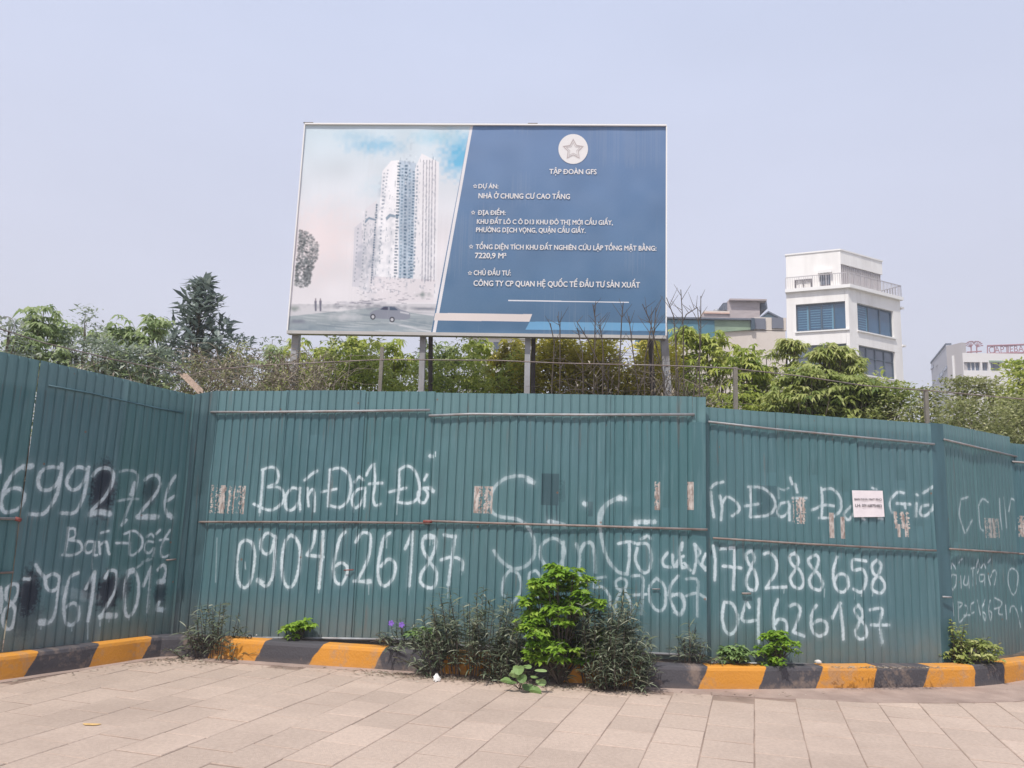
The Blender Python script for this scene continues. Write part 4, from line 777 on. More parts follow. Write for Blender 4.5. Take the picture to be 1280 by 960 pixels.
# picture car
A.poly([(462, 392), (467, 388), (473, 387), (479, 382.5), (493, 382.5), (501, 387), (511, 390), (513, 394), (512, 398), (505, 400), (470, 398), (462, 396)], (.33, .34, .38), .95); A.poly([(475, 387), (480, 383.5), (485, 383.6), (485, 387.5)], (.16, .18, .22)); A.poly([(487, 383.6), (493, 384), (498, 388), (487, 387.6)], (.2, .22, .26)); A.poly([(500, 389), (511, 391), (511, 393), (500, 391)], (.55, .55, .58))
for x, y in ((466, 396), (490, 399.5)):
    pts = [(x+3.3*math.cos(t), y+3.6*math.sin(t)) for t in np.linspace(0, 6.28, 14)]; A.poly(pts, (.14, .14, .17)); A.poly([(x+1.9*math.cos(t), y+2.1*math.sin(t)) for t in np.linspace(0, 6.28, 12)], (.55, .55, .57))
for _ in range(2): soften()
A.a[:] = np.clip(.62+(A.a-.62)*1.35, 0.04, .9)
# blue panel, edge and bars
A.poly([(589, 150), (840, 150), (840, 430), (536, 430)], (.125, .215, .385))
Xs = np.linspace(0, 1, A.H)[:, None, None]; n3 = smooth_noise(A.H, A.W, 60, 77)[..., None]
msk = (np.abs(A.a-np.array([.125, .215, .385])).sum(2) < 1e-3)[..., None]
A.a[:] = np.where(msk, np.array([.068, .150, .255])*(1-Xs)+np.array([.125, .212, .39])*Xs+(n3-.5)*.02, A.a)
A.poly([(589, 150), (592.5, 150), (542, 430), (538, 430)], (.72, .70, .72)); 
A.poly([(544, 391.2), (665, 392.7), (661.5, 402), (542, 400.6)], (.72, .64, .61)); A.poly([(661.9, 402), (836, 404.2), (836, 414), (656.5, 412)], (.15, .36, .58))
A.poly([(635, 374.9), (786, 377.3), (786, 378.5), (635, 376.2)], (.72, .71, .74))
# folds, dirt
n4 = smooth_noise(A.H, A.W, 90, 99)[..., None]; stk = np.repeat(smooth_noise(1, A.W, 6, 98)*.5+smooth_noise(1, A.W, 2, 97)*.5, A.H, 0)[..., None]*smooth_noise(A.H, A.W, 160, 96)[..., None]; A.a *= (.93+.12*n4); A.a = A.a*(1-np.clip((stk-.42)*1.1, 0, .07))+.45*np.clip((stk-.42)*1.1, 0, .07); A.a += (smooth_noise(A.H, A.W, 2, 12)[..., None]-.5)*.012
# image pixels are display-referred: encode
A.a = np.clip(A.a, 0, 1); A.a = np.where(A.a < .0031308, A.a*12.92, 1.055*A.a**(1/2.4)-.055).astype(np.float32)
pm = bpy.data.materials.new('printed_vinyl'); pm.use_nodes = True; n_, l_ = pm.node_tree.nodes, pm.node_tree.links; ti = n_.new('ShaderNodeTexImage'); ti.image = A.image('billboard_print', True); uvn = n_.new('ShaderNodeUVMap'); l_.new(uvn.outputs[0], ti.inputs[0]); l_.new(ti.outputs[0], n_['Principled BSDF'].inputs['Base Color']); n_['Principled BSDF'].inputs['Roughness'].default_value = .55
def bil(t, u): a = np.array(BL)*(1-t)+np.array(BR)*t; c = np.array(TL)*(1-t)+np.array(TR)*t; return tuple(a*(1-u)+c*u)
b = B(); NX, NY = 60, 34
for i in range(NX):
    for j in range(NY):
        q = [bil(i/NX, j/NY), bil((i+1)/NX, j/NY), bil((i+1)/NX, (j+1)/NY), bil(i/NX, (j+1)/NY)]; b.face([GW.w3(*p, .0012*math.sin(p[0]*9+p[1]*4)+.0012*math.sin(p[0]*3-p[1]*8)) for p in q], [A.uv(*p) for p in q])
b.build('printed_face', pm, bbd, uv=True)
b = B(); b.wquad(GW, [bil(0.001, .001), bil(.999, .001), bil(.999, .999), bil(.001, .999)], -.06, -.004); b.build('backing_panel', M['frame'], bbd)
def bar(p, q, hw, o0, o1, m=M['frame']):
    b = B(); d = np.array(q)-np.array(p); d /= np.hypot(*d); nn = np.array([-d[1], d[0]])*hw; p, q = np.array(p), np.array(q)
    b.wquad(GW, [tuple(p-nn), tuple(q-nn), tuple(q+nn), tuple(p+nn)], o0, o1); b.build('frame_bar', m, bbd)
bar(BL, BR, .022, -.07, .035); bar(TL, TR, .010, -.07, .03, M['whitetrim']); bar((BL[0], BL[1]+.023), (TL[0], TL[1]-.011), .007, -.07, .025, M['whitetrim']); bar((BR[0], BR[1]+.023), (TR[0], TR[1]-.011), .008, -.07, .025, M['whitetrim'])
for (xt, yt), (xb, yb), wpx in (((366, 418), (361, 490), 9), ((525, 420), (523, 490), 7), ((658, 423), (657, 492), 7), ((824, 424), (830, 496), 9)):
    a, c = GW.at(xt, yt), GW.at(xb, yb); k = (c[0]-a[0])/(c[1]-a[1]); hw = wpx/93/2
    b = B(); zt_ = a[1]+2.2; b.wquad(GW, [(a[0]+k*(0-a[1])-hw, 0), (a[0]+k*(0-a[1])+hw, 0), (a[0]+k*2.2*.3+hw, zt_), (a[0]+k*2.2*.3-hw, zt_)], -.075-2*hw, -.075); b.build('post', M['postgrey'], bbd)
    side = -1 if xt in (366, 824) else 1; b = B(); b.tube([GW.w3(a[0]+k*(0-a[1])+side*hw*2, 0, -.9), GW.w3(a[0]+side*hw*2, a[1]+.3, -.35), GW.w3(a[0]+side*hw, a[1]+1.6, -.1)], .035, 6); b.build('strut', M['strut'], bbd)
for args in (('TẬP ĐOÀN GFS', 686.5, 745.8, 217.6, 218, 6), ('DỰ ÁN:', 598, 623, 235.6, 235.8, 5.3), ('NHÀ Ở CHUNG CƯ CAO TẦNG', 598, 712.5, 248, 249, 6.2), ('ĐỊA ĐIỂM:', 597, 632, 268.6, 269, 5.4), ('KHU ĐẤT LÔ C Ô D13 KHU ĐÔ THỊ MỚI CẦU GIẤY,', 596, 766, 279.9, 281.4, 5.6), ('PHƯỜNG DỊCH VỌNG, QUẬN CẦU GIẤY.', 595, 732, 290.2, 291.4, 5.6),
             ('TỔNG DIỆN TÍCH KHU ĐẤT NGHIÊN CỨU LẬP TỔNG MẶT BẰNG:', 594.5, 820.5, 311.5, 313.6, 5.8), ('7220,9 M²', 593.5, 633, 322.8, 323.2, 6.6), ('CHỦ ĐẦU TƯ:', 592, 638.5, 344, 344.4, 5.8), ('CÔNG TY CP QUAN HỆ QUỐC TẾ ĐẦU TƯ SẢN XUẤT', 591.8, 800, 357.4, 359.7, 6.6)):
    write(GW, *args, M['ink'], bbd)
def star(cx, cy, R, r, wid, o=.004, m=M['ink'], name='star'):
    b = B(); P = []
    for i in range(10):
        a = math.pi/2+i*math.pi/5; P.append((a, R if i % 2 == 0 else r))
    for i in range(10):
        (a0, r0), (a1, r1) = P[i], P[(i+1) % 10]
        q = [(cx+r0*math.cos(a0), cy-r0*math.sin(a0)), (cx+r1*math.cos(a1), cy-r1*math.sin(a1)), (cx+r1*(1-wid)*math.cos(a1), cy-r1*(1-wid)*math.sin(a1)), (cx+r0*(1-wid)*math.cos(a0), cy-r0*(1-wid)*math.sin(a0))]
        b.face([GW.w3(*GW.at(*p), o) for p in q])
    return b.build(name, m, bbd)
for x, y in ((594, 233), (591.5, 266), (589, 308.5), (587.5, 341.5)): star(x, y, 3, 1.5, .45, .006)
M['logogrey'] = mat('logo_line', (.50, .44, .44), .7)
b = B(); cx, cy = 716.5, 186.5
b.face([GW.w3(*GW.at(cx+18.5*math.cos(t), cy+18.7*math.sin(t)), .006) for t in np.linspace(2*math.pi, 0, 40, endpoint=False)]); b.build('emblem_disc', M['ink'], bbd)
star(cx, cy+.8, 14, 7.2, .17, .009, M['logogrey'], 'emblem_star'); star(cx, cy+.8, 9.6, 4.6, .12, .009, M['logogrey'], 'emblem_star')
b = B(); b.wbox(GW, GW.at(380, 155)[0], GW.at(392, 155)[0], TL[1]+.012, TL[1]+.020, -.05, .03); b.build('bracket', M['strut'], bbd); b = B(); b.wbox(GW, GW.at(660, 155)[0], GW.at(672, 155)[0], TL[1]-.02, TL[1]+.012, -.05, .012); b.build('bracket', M['strut'], bbd)

# ------------------------------------------------------------------ buildings
def wpt(px, Y, py=440): r = ray(px, py); return np.array([r[0]/r[1]*Y, Y])
def part(w, name, m, par, s0, s1, z0, z1, o0, o1): b = B(); b.wbox(w, s0, s1, z0, z1, o0, o1); return b.build(name, m, par)
# corner building
cp = wpt(1063, 58.); a25, a30 = math.radians(25), math.radians(29)
HL = Wall(cp-np.array([math.cos(a25), -math.sin(a25)])*12, cp); HR = Wall(cp, cp+np.array([math.cos(a30), math.sin(a30)]))
ob = empty('office_building', (cp[0], cp[1], 0), 'tall white corner building with blue windows and a roof terrace', 'building')
def zl(px, py): return HL.at(px, py)[1]
zs = zl(1050, 361); z1t, z1b, z2t, z2b = zl(1050, 376.6), zl(1050, 411.5), zl(1050, 429.5), zl(1050, 466)
sl0 = HL.at(984, 420)[0]; sla, slb = HL.at(995, 395)[0], HL.at(1059.5, 395)[0]; sra, srb = HR.at(1072, 395)[0], HR.at(1117, 400)[0]; sr1 = HR.at(1127, 420)[0]
def face(w, s0, s1, a, c, sgn):
    for z0, z1 in ((0, z2b), (z2t, z1b), (z1t, zs)): part(w, 'wall', M['white'], ob, s0, s1, z0, z1, -.6, 0)
    for q0, q1 in ((s0, a), (c, s1)):
        for z0, z1 in ((z2b, z2t), (z1b, z1t)): part(w, 'pier', M['white'], ob, q0, q1, z0, z1, -.6, -.004)
face(HL, sl0, 11.75, sla, slb, 1); face(HR, .25, sr1, sra, srb, 1)
b = B(); mid_ = cp+np.array([-.02, -.02]); # corner column closing the two faces
pl_ = [HL.w3(11.76, 0, .002)[:2], cp, HR.w3(.24, 0, .002)[:2], HR.w3(.24, 0, -.6)[:2], HL.w3(11.76, 0, -.6)[:2]]
for i in range(5): q, r_ = pl_[i], pl_[(i+1) % 5]; b.face([(q[0], q[1], 0), (r_[0], r_[1], 0), (r_[0], r_[1], zs), (q[0], q[1], zs)])
b.face([(q[0], q[1], zs) for q in pl_]); b.build('corner_column', M['white'], ob)
def window(w, s0, s1, z0, z1, nx, glass, blinds=False, nz=1, name='window'):
    f = part(w, name, M['winframe'], ob, s0+.02, s1-.02, z0+.02, z0+.10, -.30, -.18)
    b = B(); b.wbox(w, s0+.02, s1-.02, z1-.10, z1-.02, -.30, -.18)
    for i in range(nx+1): s = s0+.05+(s1-s0-.1)*i/nx; b.wbox(w, s-.035, s+.035, z0+.11, z1-.11, -.30, -.17)
    for j in range(1, nz): z = z0+(z1-z0)*(.62 if nz == 2 else j/nz); b.wbox(w, s0+.1, s1-.1, z-.03, z+.03, -.29, -.175)
    b.build('mullion', M['winframe'], f)
    for i in range(nx): s = s0+.05+(s1-s0-.1)*i/nx; e = (s1-s0-.1)/nx; part(w, 'pane', glass, f, s+.036, s+e-.036, z0+.11, z1-.11, -.28, -.25)
    if blinds:
        b = B(); k = 0; z = z0+.3
        while z < z1-.25:
            for i in blinds: s = s0+.05+(s1-s0-.1)*i/nx; e = (s1-s0-.1)/nx; b.wbox(w, s+.1, s+e-.1, z, z+.035, -.25, -.243)
            z += .19
        b.build('blind', M['blind'], f)
        for i in (1, nx-1) if nx > 3 else (1,): s = s0+.05+(s1-s0-.1)*i/nx; part(w, 'curtain_edge', M['blind'], f, s-.16, s-.05, z0+.12, z1-.12, -.25, -.24)
    part(w, 'window_sill', M['whitetrim'], ob, s0-.1, s1+.1, z0-.1, z0-.002, -.2, .12)
window(HL, sla, slb, z1b, z1t, 4, M['glassblue'], (0, 1, 2)); window(HR, sra, srb, z1b, z1t, 3, M['glassblue'], (0,)); window(HR, sra, srb, z2b, z2t, 4, M['glassgrey'], nz=2); window(HL, sla, slb, z2b, z2t, 4, M['glassgrey'], nz=2)
# terrace slab
b = B(); tl = [HL.w3(sl0-.05, 0, .25)[:2], np.array(cp)+np.array([.03, -.3]), HR.w3(sr1+.1, 0, .25)[:2], HR.w3(sr1+.1, 0, -7)[:2], HL.w3(sl0-.05, 0, -7)[:2]]
def slab(b, pl, z0, z1):
    n = len(pl); b.face([(q[0], q[1], z1) for q in pl]); b.face([(q[0], q[1], z0) for q in reversed(pl)])
    for i in range(n): q, r_ = pl[i], pl[(i+1) % n]; b.face([(q[0], q[1], z0), (r_[0], r_[1], z0), (r_[0], r_[1], z1), (q[0], q[1], z1)])
slab(b, tl, zs+.003, zs+.26); b.build('terrace_slab', M['whitetrim'], ob)
b = B(); slab(b, [HR.w3(sr1, 0, 0)[:2], HR.w3(sr1, 0, -8)[:2], HL.w3(sl0, 0, -8)[:2], HL.w3(sl0, 0, -.6)[:2], HL.w3(11.5, 0, -.61)[:2], HR.w3(.3, 0, -.61)[:2], HR.w3(sr1-.003, 0, -.61)[:2]], 0.0, zs-.003); b.build('rear_body', M['white'], ob)
# lower right flank of the building (ledges at each floor)
for zz in (z2t+.55, z1t+.35): part(HR, 'ledge', M['whitetrim'], ob, sr1, sr1+.35, zz, zz+.14, -3, .1)
# penthouse
zp = zs+.26; sp1 = HL.at(1051, 340)[0]; zr = HL.at(1050, 311)[1]
part(HL, 'penthouse_wall', M['white'], ob, sl0, sp1, zp, zr, -4.2, -.35)
ps0, ps1 = HR.at(1063, 330)[0], HR.at(1104, 340)[0]; PR0 = HL.w3(sp1, 0, -.35)[:2]; PR = Wall(PR0, (PR0[0]+math.cos(a30), PR0[1]+math.sin(a30))); e1 = PR.at(1103, 340)[0]
zf = PR.at(1053, 330)[1]
part(PR, 'fascia', M['white'], ob, .01, e1, zf, zr-.003, -4, -.003); part(PR, 'louvre_wall', M['grey_louvre'], ob, .02, e1-.1, zp, zf-.003, -3.8, -.12)
b = B(); k = 0
while .06+k*.22 < e1-.2: b.wbox(PR, .05+k*.22, .11+k*.22, zp+.02, zf-.02, -.12, -.06); k += 1
b.build('louvre_slat', M['blind'] if False else M['fargrey'], ob)
b = B(); slab(b, [HL.w3(sl0-.06, 0, -.29)[:2], HL.w3(sp1+.02, 0, -.29)[:2], PR.w3(e1+.05, 0, .06)[:2], PR.w3(e1+.05, 0, -4)[:2], HL.w3(sl0-.06, 0, -4.3)[:2]], zr, zr+.11); b.build('roof_slab', M['whitetrim'], ob)
d0, d1 = HL.at(1025, 350)[0], HL.at(1037.5, 350)[0]; zd = HL.at(1030, 341)[1]
dw = part(HL, 'door', M['darkframe'], ob, d0, d1, zp+.01, zd, -.36, -.31); b = B()
for k in range(4): b.wbox(HL, d0+(d1-d0)*(k+.12)/4, d0+(d1-d0)*(k+.88)/4, zp+.25, zd-.12, -.31, -.30)
b.build('door_pane', M['glassgrey'], dw); part(HL, 'door_canopy', M['whitetrim'], ob, d0-.15, d1+.15, zd+.02, zd+.28, -.36, .0)
g0, g1 = HL.at(993, 350)[0], HL.at(1014.5, 350)[0]; zg = HL.at(1000, 348.5)[1]
b = B(); b.wbox(HL, g0, g1, zg-.09, zg, -.30, -.2)
for s in (g0, (g0+g1)/2-.04, g1-.08): b.wbox(HL, s, s+.08, zp, zg-.093, -.30, -.2)
b.build('pergola_frame', M['darkframe'], ob)
rl = B(); rz = zs+.26+.95
def railing(w, s0, s1):
    rl.wbox(w, s0, s1, rz-.05, rz, .12, .17); n_ = int((s1-s0)/.16)
    for k in range(n_+1): s = s0+(s1-s0)*k/n_; t = .03 if k % 6 == 0 else .012; rl.wbox(w, s-t, s+t, zs+.27, rz-.052, .125, .16)
railing(HL, sl0, 11.95); railing(HR, .05, sr1)
rl.build('terrace_railing', mat('railing_paint', (.5, .47, .48), .6), ob)
rg = B(); w_ = Wall(HR.w3(sr1, 0, .15)[:2], HR.w3(sr1, 0, -3)[:2])
rg.wbox(w_, 0, 3, rz-.05, rz, -.02, .02)
for k in range(13): rg.wbox(w_, k*.24, k*.24+.03, zs+.27, rz-.052, -.015, .015)
rg.build('side_railing', M['darkframe'], ob)

# middle group, about 45 m away
Y2 = 46.; mp = wpt(830, Y2); MW_ = Wall(mp, mp+np.array([1, -.06]))
def mq(px, py): return MW_.at(px, py)
def mbox(name, m, par, x0, x1, yt, yb, o0=-3, o1=0):
    a, c = mq(x0, (yt+yb)/2), mq(x1, (yt+yb)/2); zt_, zb_ = mq((x0+x1)/2, yt)[1], (mq((x0+x1)/2, yb)[1] if yb < 600 else 0); return part(MW_, name, m, par, a[0], c[0], zb_, zt_, o0, o1)
sh = empty('metal_shed', MW_.w3(1, 0), 'teal and olive clad rooftop shed above a beige wall, just right of the billboard', 'building')
mbox('wall', M['beige'], sh, 836, 986, 412, 700, -4, -.15)
mbox('teal_cladding', M['teal_clad'], sh, 800, 893, 400, 424, -3, .05); 
a, c = mq(893, 400), mq(938, 399); zb0_, zb1_ = mq(893, 415.5)[1], mq(938, 412)[1]; b = B(); b.wquad(MW_, [(a[0]+.003, zb0_), (c[0], zb1_), (c[0], c[1]), (a[0]+.003, a[1])], -3, .0); b.build('olive_cladding', M['olive_clad'], sh)
mbox('roof_edge', M['slate'], sh, 800, 938, 397.6, 399.6, -3.1, .2); mbox('end_panel', M['winframe'], sh, 938.3, 943, 398, 412, -2.9, .1)
b = B()
for k in range(22): s = a[0]+.1+k*.1; 
mbox('shutter', M['shutter'], sh, 944, 957.5, 397.5, 411, -.16, -.06); mbox('shutter', M['shutter'], sh, 965.5, 979.5, 396.5, 410, -.16, -.06); mbox('parapet_wall', M['beige'], sh, 943.2, 984, 396, 411.9, -1, -.165)
gh = empty('gabled_house', MW_.w3(6, 0, -3), 'small blue-grey gabled rooftop house beside the white building', 'house')
b = B(); q = [(951, 396), (966, 385.5), (985, 394), (985, 399), (951, 399)]; P = [mq(*p) for p in q]
b.v = [MW_.w3(s, z, -1.2) for s, z in P]+[MW_.w3(s, z, -4) for s, z in P]; b.f = [(4, 3, 2, 1, 0), (5, 6, 7, 8, 9)]+[(i, (i+1) % 5, (i+1) % 5+5, i+5) for i in range(5)]; b.uv = [(0, 0)]*30; b.build('gable_wall', M['bluegrey'], gh)
for (x0, y0), (x1, y1) in (((950, 397), (966, 385)), ((966, 385), (986, 395))):
    b = B(); p, q = mq(x0, y0), mq(x1, y1); b.wquad(MW_, [(p[0], p[1]), (q[0], q[1]), (q[0], q[1]+.09), (p[0], p[1]+.09)], -4.2, -1.0); b.build('roof_plane', M['slate'], gh)
b = B(); s, z = mq(968, 395); b.wbox(MW_, s-.25, s+.3, z-.1, z+.12, -1.19, -1.15); b.build('gable_window', M['whitetrim'], gh); part(MW_, 'wall', M['bluegrey'], gh, mq(953, 396)[0], mq(983, 396)[0], 0, mq(966, 399)[1]-.003, -3.9, -1.3)
bh = empty('block_house', MW_.w3(3, 0, -6), 'grey blockwork rooftop room with thin flat roof, behind the olive shed', 'house')
Y0 = -5.
def bbox(name, m, x0, x1, yt, yb, o0, o1): 
    w = Wall(MW_.w3(0, 0, Y0)[:2], MW_.w3(1, 0, Y0)[:2]); a, c = w.at(x0, (yt+yb)/2), w.at(x1, (yt+yb)/2); return part(w, name, m, bh, a[0], c[0], w.at((x0+x1)/2, yb)[1] if yb < 600 else 0, w.at((x0+x1)/2, yt)[1], o0, o1), w
bbox('wall', M['block'], 912, 952.5, 377, 700, -4, 0); bbox('lower_wall', M['block'], 880, 911.8, 392.5, 700, -4, 0); bbox('coping', M['tile_orange'], 879.5, 911.8, 391, 392.4, -4, .1); bbox('lower_wall_top', M['beige'], 879.5, 911.8, 388.8, 390.9, -4, .05)
_, w_ = bbox('roof_slab', M['block'], 911, 957, 375, 376.9, -4.4, .3); 
b = B(); P = [w_.at(*p) for p in ((952.6, 386), (961, 384), (959.5, 373.5), (952.6, 375))]; b.wquad(w_, [P[0], P[1], P[2], P[3]], -4, -.3); b.build('roof_overhang', M['slate'], bh)
b = B(); P = [w_.at(*p) for p in ((906, 386), (911.8, 386), (911.8, 376.5), (905, 377))]; b.wquad(w_, P, -3, -.3); b.build('awning', M['slate'], bh)
b = B(); q = w_.at(947, 375); b.wbox(w_, q[0], q[0]+.1, q[1], q[1]+.35, -2, -1.9); b.build('roof_pipe', M['whitetrim'], bh)
a = w_.at(900.5, 388.5); cz = w_.at(900.5, 380)[1]; cx_ = w_.w3(a[0], a[1], -1.2)
wt = empty('water_tank', cx_, 'small steel water tank left of the blockwork rooftop room', 'tank'); b = B(); r_ = .22*1.1; hz = cz-a[1]
ring = [(r_*.9, 0), (r_, .06), (r_, hz*.7), (r_*.75, hz*.88), (.06, hz)]; n_ = 14
for (ra_, za), (rb2, zb_) in zip(ring[:-1], ring[1:]):
    for k in range(n_):
        t0, t1 = 2*math.pi*k/n_, 2*math.pi*(k+1)/n_; b.face([(cx_[0]+ra_*math.cos(t0), cx_[1]+ra_*math.sin(t0), a[1]+za), (cx_[0]+ra_*math.cos(t1), cx_[1]+ra_*math.sin(t1), a[1]+za), (cx_[0]+rb2*math.cos(t1), cx_[1]+rb2*math.sin(t1), a[1]+zb_), (cx_[0]+rb2*math.cos(t0), cx_[1]+rb2*math.sin(t0), a[1]+zb_)])
b.build('tank_shell', M['steel'], wt, smooth=True)
for k in range(3): t = 2*math.pi*k/3; b = B(); b.tube([(cx_[0]+.2*math.cos(t), cx_[1]+.2*math.sin(t), a[1]-.12), (cx_[0]+.2*math.cos(t), cx_[1]+.2*math.sin(t), a[1]+.02)], .02, 5); b.build('tank_leg', M['darkframe'], wt)
# pale building glimpsed under the billboard
dp = wpt(588, 40.); DWl = Wall(dp, dp+np.array([1, 0])); db = empty('pale_house', (dp[0]+1.5, dp[1], 0), 'pale flat-roofed house glimpsed through leaves under the billboard', 'house')
s1 = DWl.at(668, 430)[0]; z1 = DWl.at(620, 423)[1]; part(DWl, 'wall', M['farwhite'], db, 0, s1, 0, z1, -5, 0); part(DWl, 'roof_slab', M['whitetrim'], db, -.15, s1+.15, z1+.002, z1+.14, -5.1, .15)
for x in (596, 617, 640): s = DWl.at(x, 430)[0]; part(DWl, 'window', M['glassgrey'], db, s, s+.35, z1-.75, z1-.2, 0.003, .03)

# far right building
fp = wpt(1203, 78.); FW = Wall(fp, fp+np.array([1, -.10])); fb = empty('roof_sign_building', (fp[0], fp[1], 0), 'far white building at the right edge with a sloping grey side wing', 'building')
fz = FW.at(1230, 441.5)[1]
s_end = FW.at(1330, 450)[0]; wz1 = FW.at(1215, 452.5)[1]; wz0 = FW.at(1215, 463)[1]
cuts = [0, FW.at(1205, 458)[0], FW.at(1225.5, 458)[0], FW.at(1228, 458)[0], FW.at(1235.5, 458)[0], FW.at(1238.5, 458)[0], FW.at(1251, 458)[0], s_end]
part(FW, 'wall', M['farwhite'], fb, 0, s_end, wz1, fz, -2.5, 0); part(FW, 'wall', M['farwhite'], fb, 0, s_end, 0, wz0, -2.5, 0)
for k in range(0, 7, 2): part(FW, 'pier', M['farwhite'], fb, cuts[k], cuts[k+1], wz0+.002, wz1-.002, -.5, -.003)
for k in (1, 3, 5):
    f = part(FW, 'window', M['glassgrey'], fb, cuts[k]+.003, cuts[k+1]-.003, wz0+.003, wz1-.003, -.4, -.3); b = B(); n_ = 3 if k == 1 else 1
    for j in range(1, n_+1): s = cuts[k]+(cuts[k+1]-cuts[k])*j/(n_+1); b.wbox(FW, s-.04, s+.04, wz0+.01, wz1-.01, -.3, -.25)
    b.build('mullion', M['farwhite'] if k == 1 else M['darkframe'], f)
b = B(); b.wbox(FW, cuts[5]-.15, cuts[6]+.15, wz1+.01, wz1+.16, 0, .12); b.build('window_hood', M['olive_clad'], fb)
# the grey side wing: an upright face plus a face with a falling roof line
gw = Wall(wpt(1183, 80.), fp); gz = gw.at(1190, 431)[1]; part(gw, 'wing_wall', M['fargrey'], fb, 0, gw.len-.05, 0, gz, -.5, 0)
for x in (1191,): s = gw.at(x, 445)[0]; part(gw, 'downpipe', M['whitetrim'], fb, s, s+.18, 0, gw.at(x, 445)[1], .003, .12)
g2 = Wall(wpt(1163, 90.), wpt(1183, 80.)); zA, zB = g2.at(1163.5, 455)[1], g2.at(1183, 431)[1]
b = B(); b.wquad(g2, [(0, 0), (g2.len-.02, 0), (g2.len-.02, zB), (0, zA)], -.4, 0); b.build('side_wall', mat('side_grey', (.50, .49, .52), .9, var=.06), fb)
b = B(); b.wquad(g2, [(-.1, zA+.003), (g2.len-.02, zB+.003), (g2.len-.02, zB+.22), (-.1, zA+.22)], -.5, .05); b.build('roof_edge', M['slate'], fb)
for x0, x1, y0, y1 in ((1164, 1167, 456, 463), (1170, 1172.5, 456, 459), (1172, 1175, 467, 476), (1176, 1179, 463, 472), (1180.5, 1184, 457, 465), (1166, 1168, 475, 480)):
    a, c = g2.at(x0, y1), g2.at(x1, y0); part(g2, 'window', M['glassgrey'], fb, a[0], c[0], a[1], c[1], .003, .06)
# roof signs
def fpt(x, y, o=-.6): s, z = FW.at(x, y); return FW.w3(s, z, o)
te = empty('tree_emblem', fpt(1220, 441), 'faded red twin tree emblem standing on the far right roof', 'sign')
b = B()
for x in (1217.5, 1224.5):
    b.tube([fpt(x, 441.5), fpt(x, 430)], .06, 5)
b.build('trunk', M['redsign'], te); b = B()
b.tube([fpt(1212, 438.8), fpt(1230.5, 437.6)], .07, 5)
for x, sg in ((1217.5, -1), (1224.5, 1)):
    for k in range(6):
        a = math.radians(90-sg*(-28+k*20)); L1 = 8.6-.3*k; p0, p1 = (x, 432.5), (x+L1*math.cos(a), 432.5-7.6*math.sin(a)); b.tube([fpt(*p0), fpt(*p1)], .035, 4); b.tube([fpt(p1[0]-1.1, p1[1]+.2), fpt(p1[0]+1.1, p1[1]+.2)], .055, 4)
b.build('crown', M['redsign'], te)
ls = empty('roof_letters', fpt(1258, 441), 'row of faded red frame letters on the far right roof', 'sign')
write(FW, 'CAPTEBA', 1240, 1284, 440.2, 438.2, 8.2, M['redsign'], ls, o=-.6, bold=0)
b = B(); b.tube([fpt(1238, 430.8), fpt(1300, 428.6)], .09, 4); b.tube([fpt(1238, 440.8), fpt(1300, 438.8)], .09, 4)
for x in (1238, 1247, 1264, 1285): b.tube([fpt(x, 442.5), fpt(x, 431)], .06, 4)
b.build('sign_frame', M['redsign'], ls)

# ------------------------------------------------------------------ vegetation
def tubes_mesh(b, name, m, parent): return b.build(name, m, parent, smooth=False)
def dirs(N, zlo=-.2, zhi=1.0):
    a = rng.random(N)*2*math.pi; z = rng.uniform(zlo, zhi, N); r = np.sqrt(np.clip(1-z*z, 0, 1)); return np.column_stack([np.cos(a)*r, np.sin(a)*r, z])
GT = 'trees and shrubs behind the fence'
def whorls(tips, K, nl, L_, W_, pet=.16, droop=.9, tone=.5):
    """umbrella heads: petioles round each tip, each carrying a fan of leaflets"""
    T = np.repeat(tips, K, 0); d = dirs(len(T), -.1, .9); e = T+d*rng.uniform(.6, 1.2, (len(T), 1))*pet
    out = np.repeat(d, nl, 0); E = np.repeat(e, nl, 0); N = len(E); ph = np.tile(np.linspace(-1.9, 1.9, nl), len(T))+rng.normal(0, .15, N)
    hx = np.column_stack([out[:, 0], out[:, 1]]); hx /= np.linalg.norm(hx, axis=1)[:, None]+1e-6
    c, s = np.cos(ph), np.sin(ph); dx = hx[:, 0]*c-hx[:, 1]*s; dy = hx[:, 0]*s+hx[:, 1]*c
    D = np.column_stack([dx, dy, rng.uniform(-.25, .35, N)]); u = np.repeat(rng.normal(tone, .2, len(T)), nl)+rng.normal(0, .07, N)
    return leaves(E, D, L_*rng.uniform(.7, 1.15, N), W_, droop*rng.uniform(.4, 1.2, N), uvx=u)
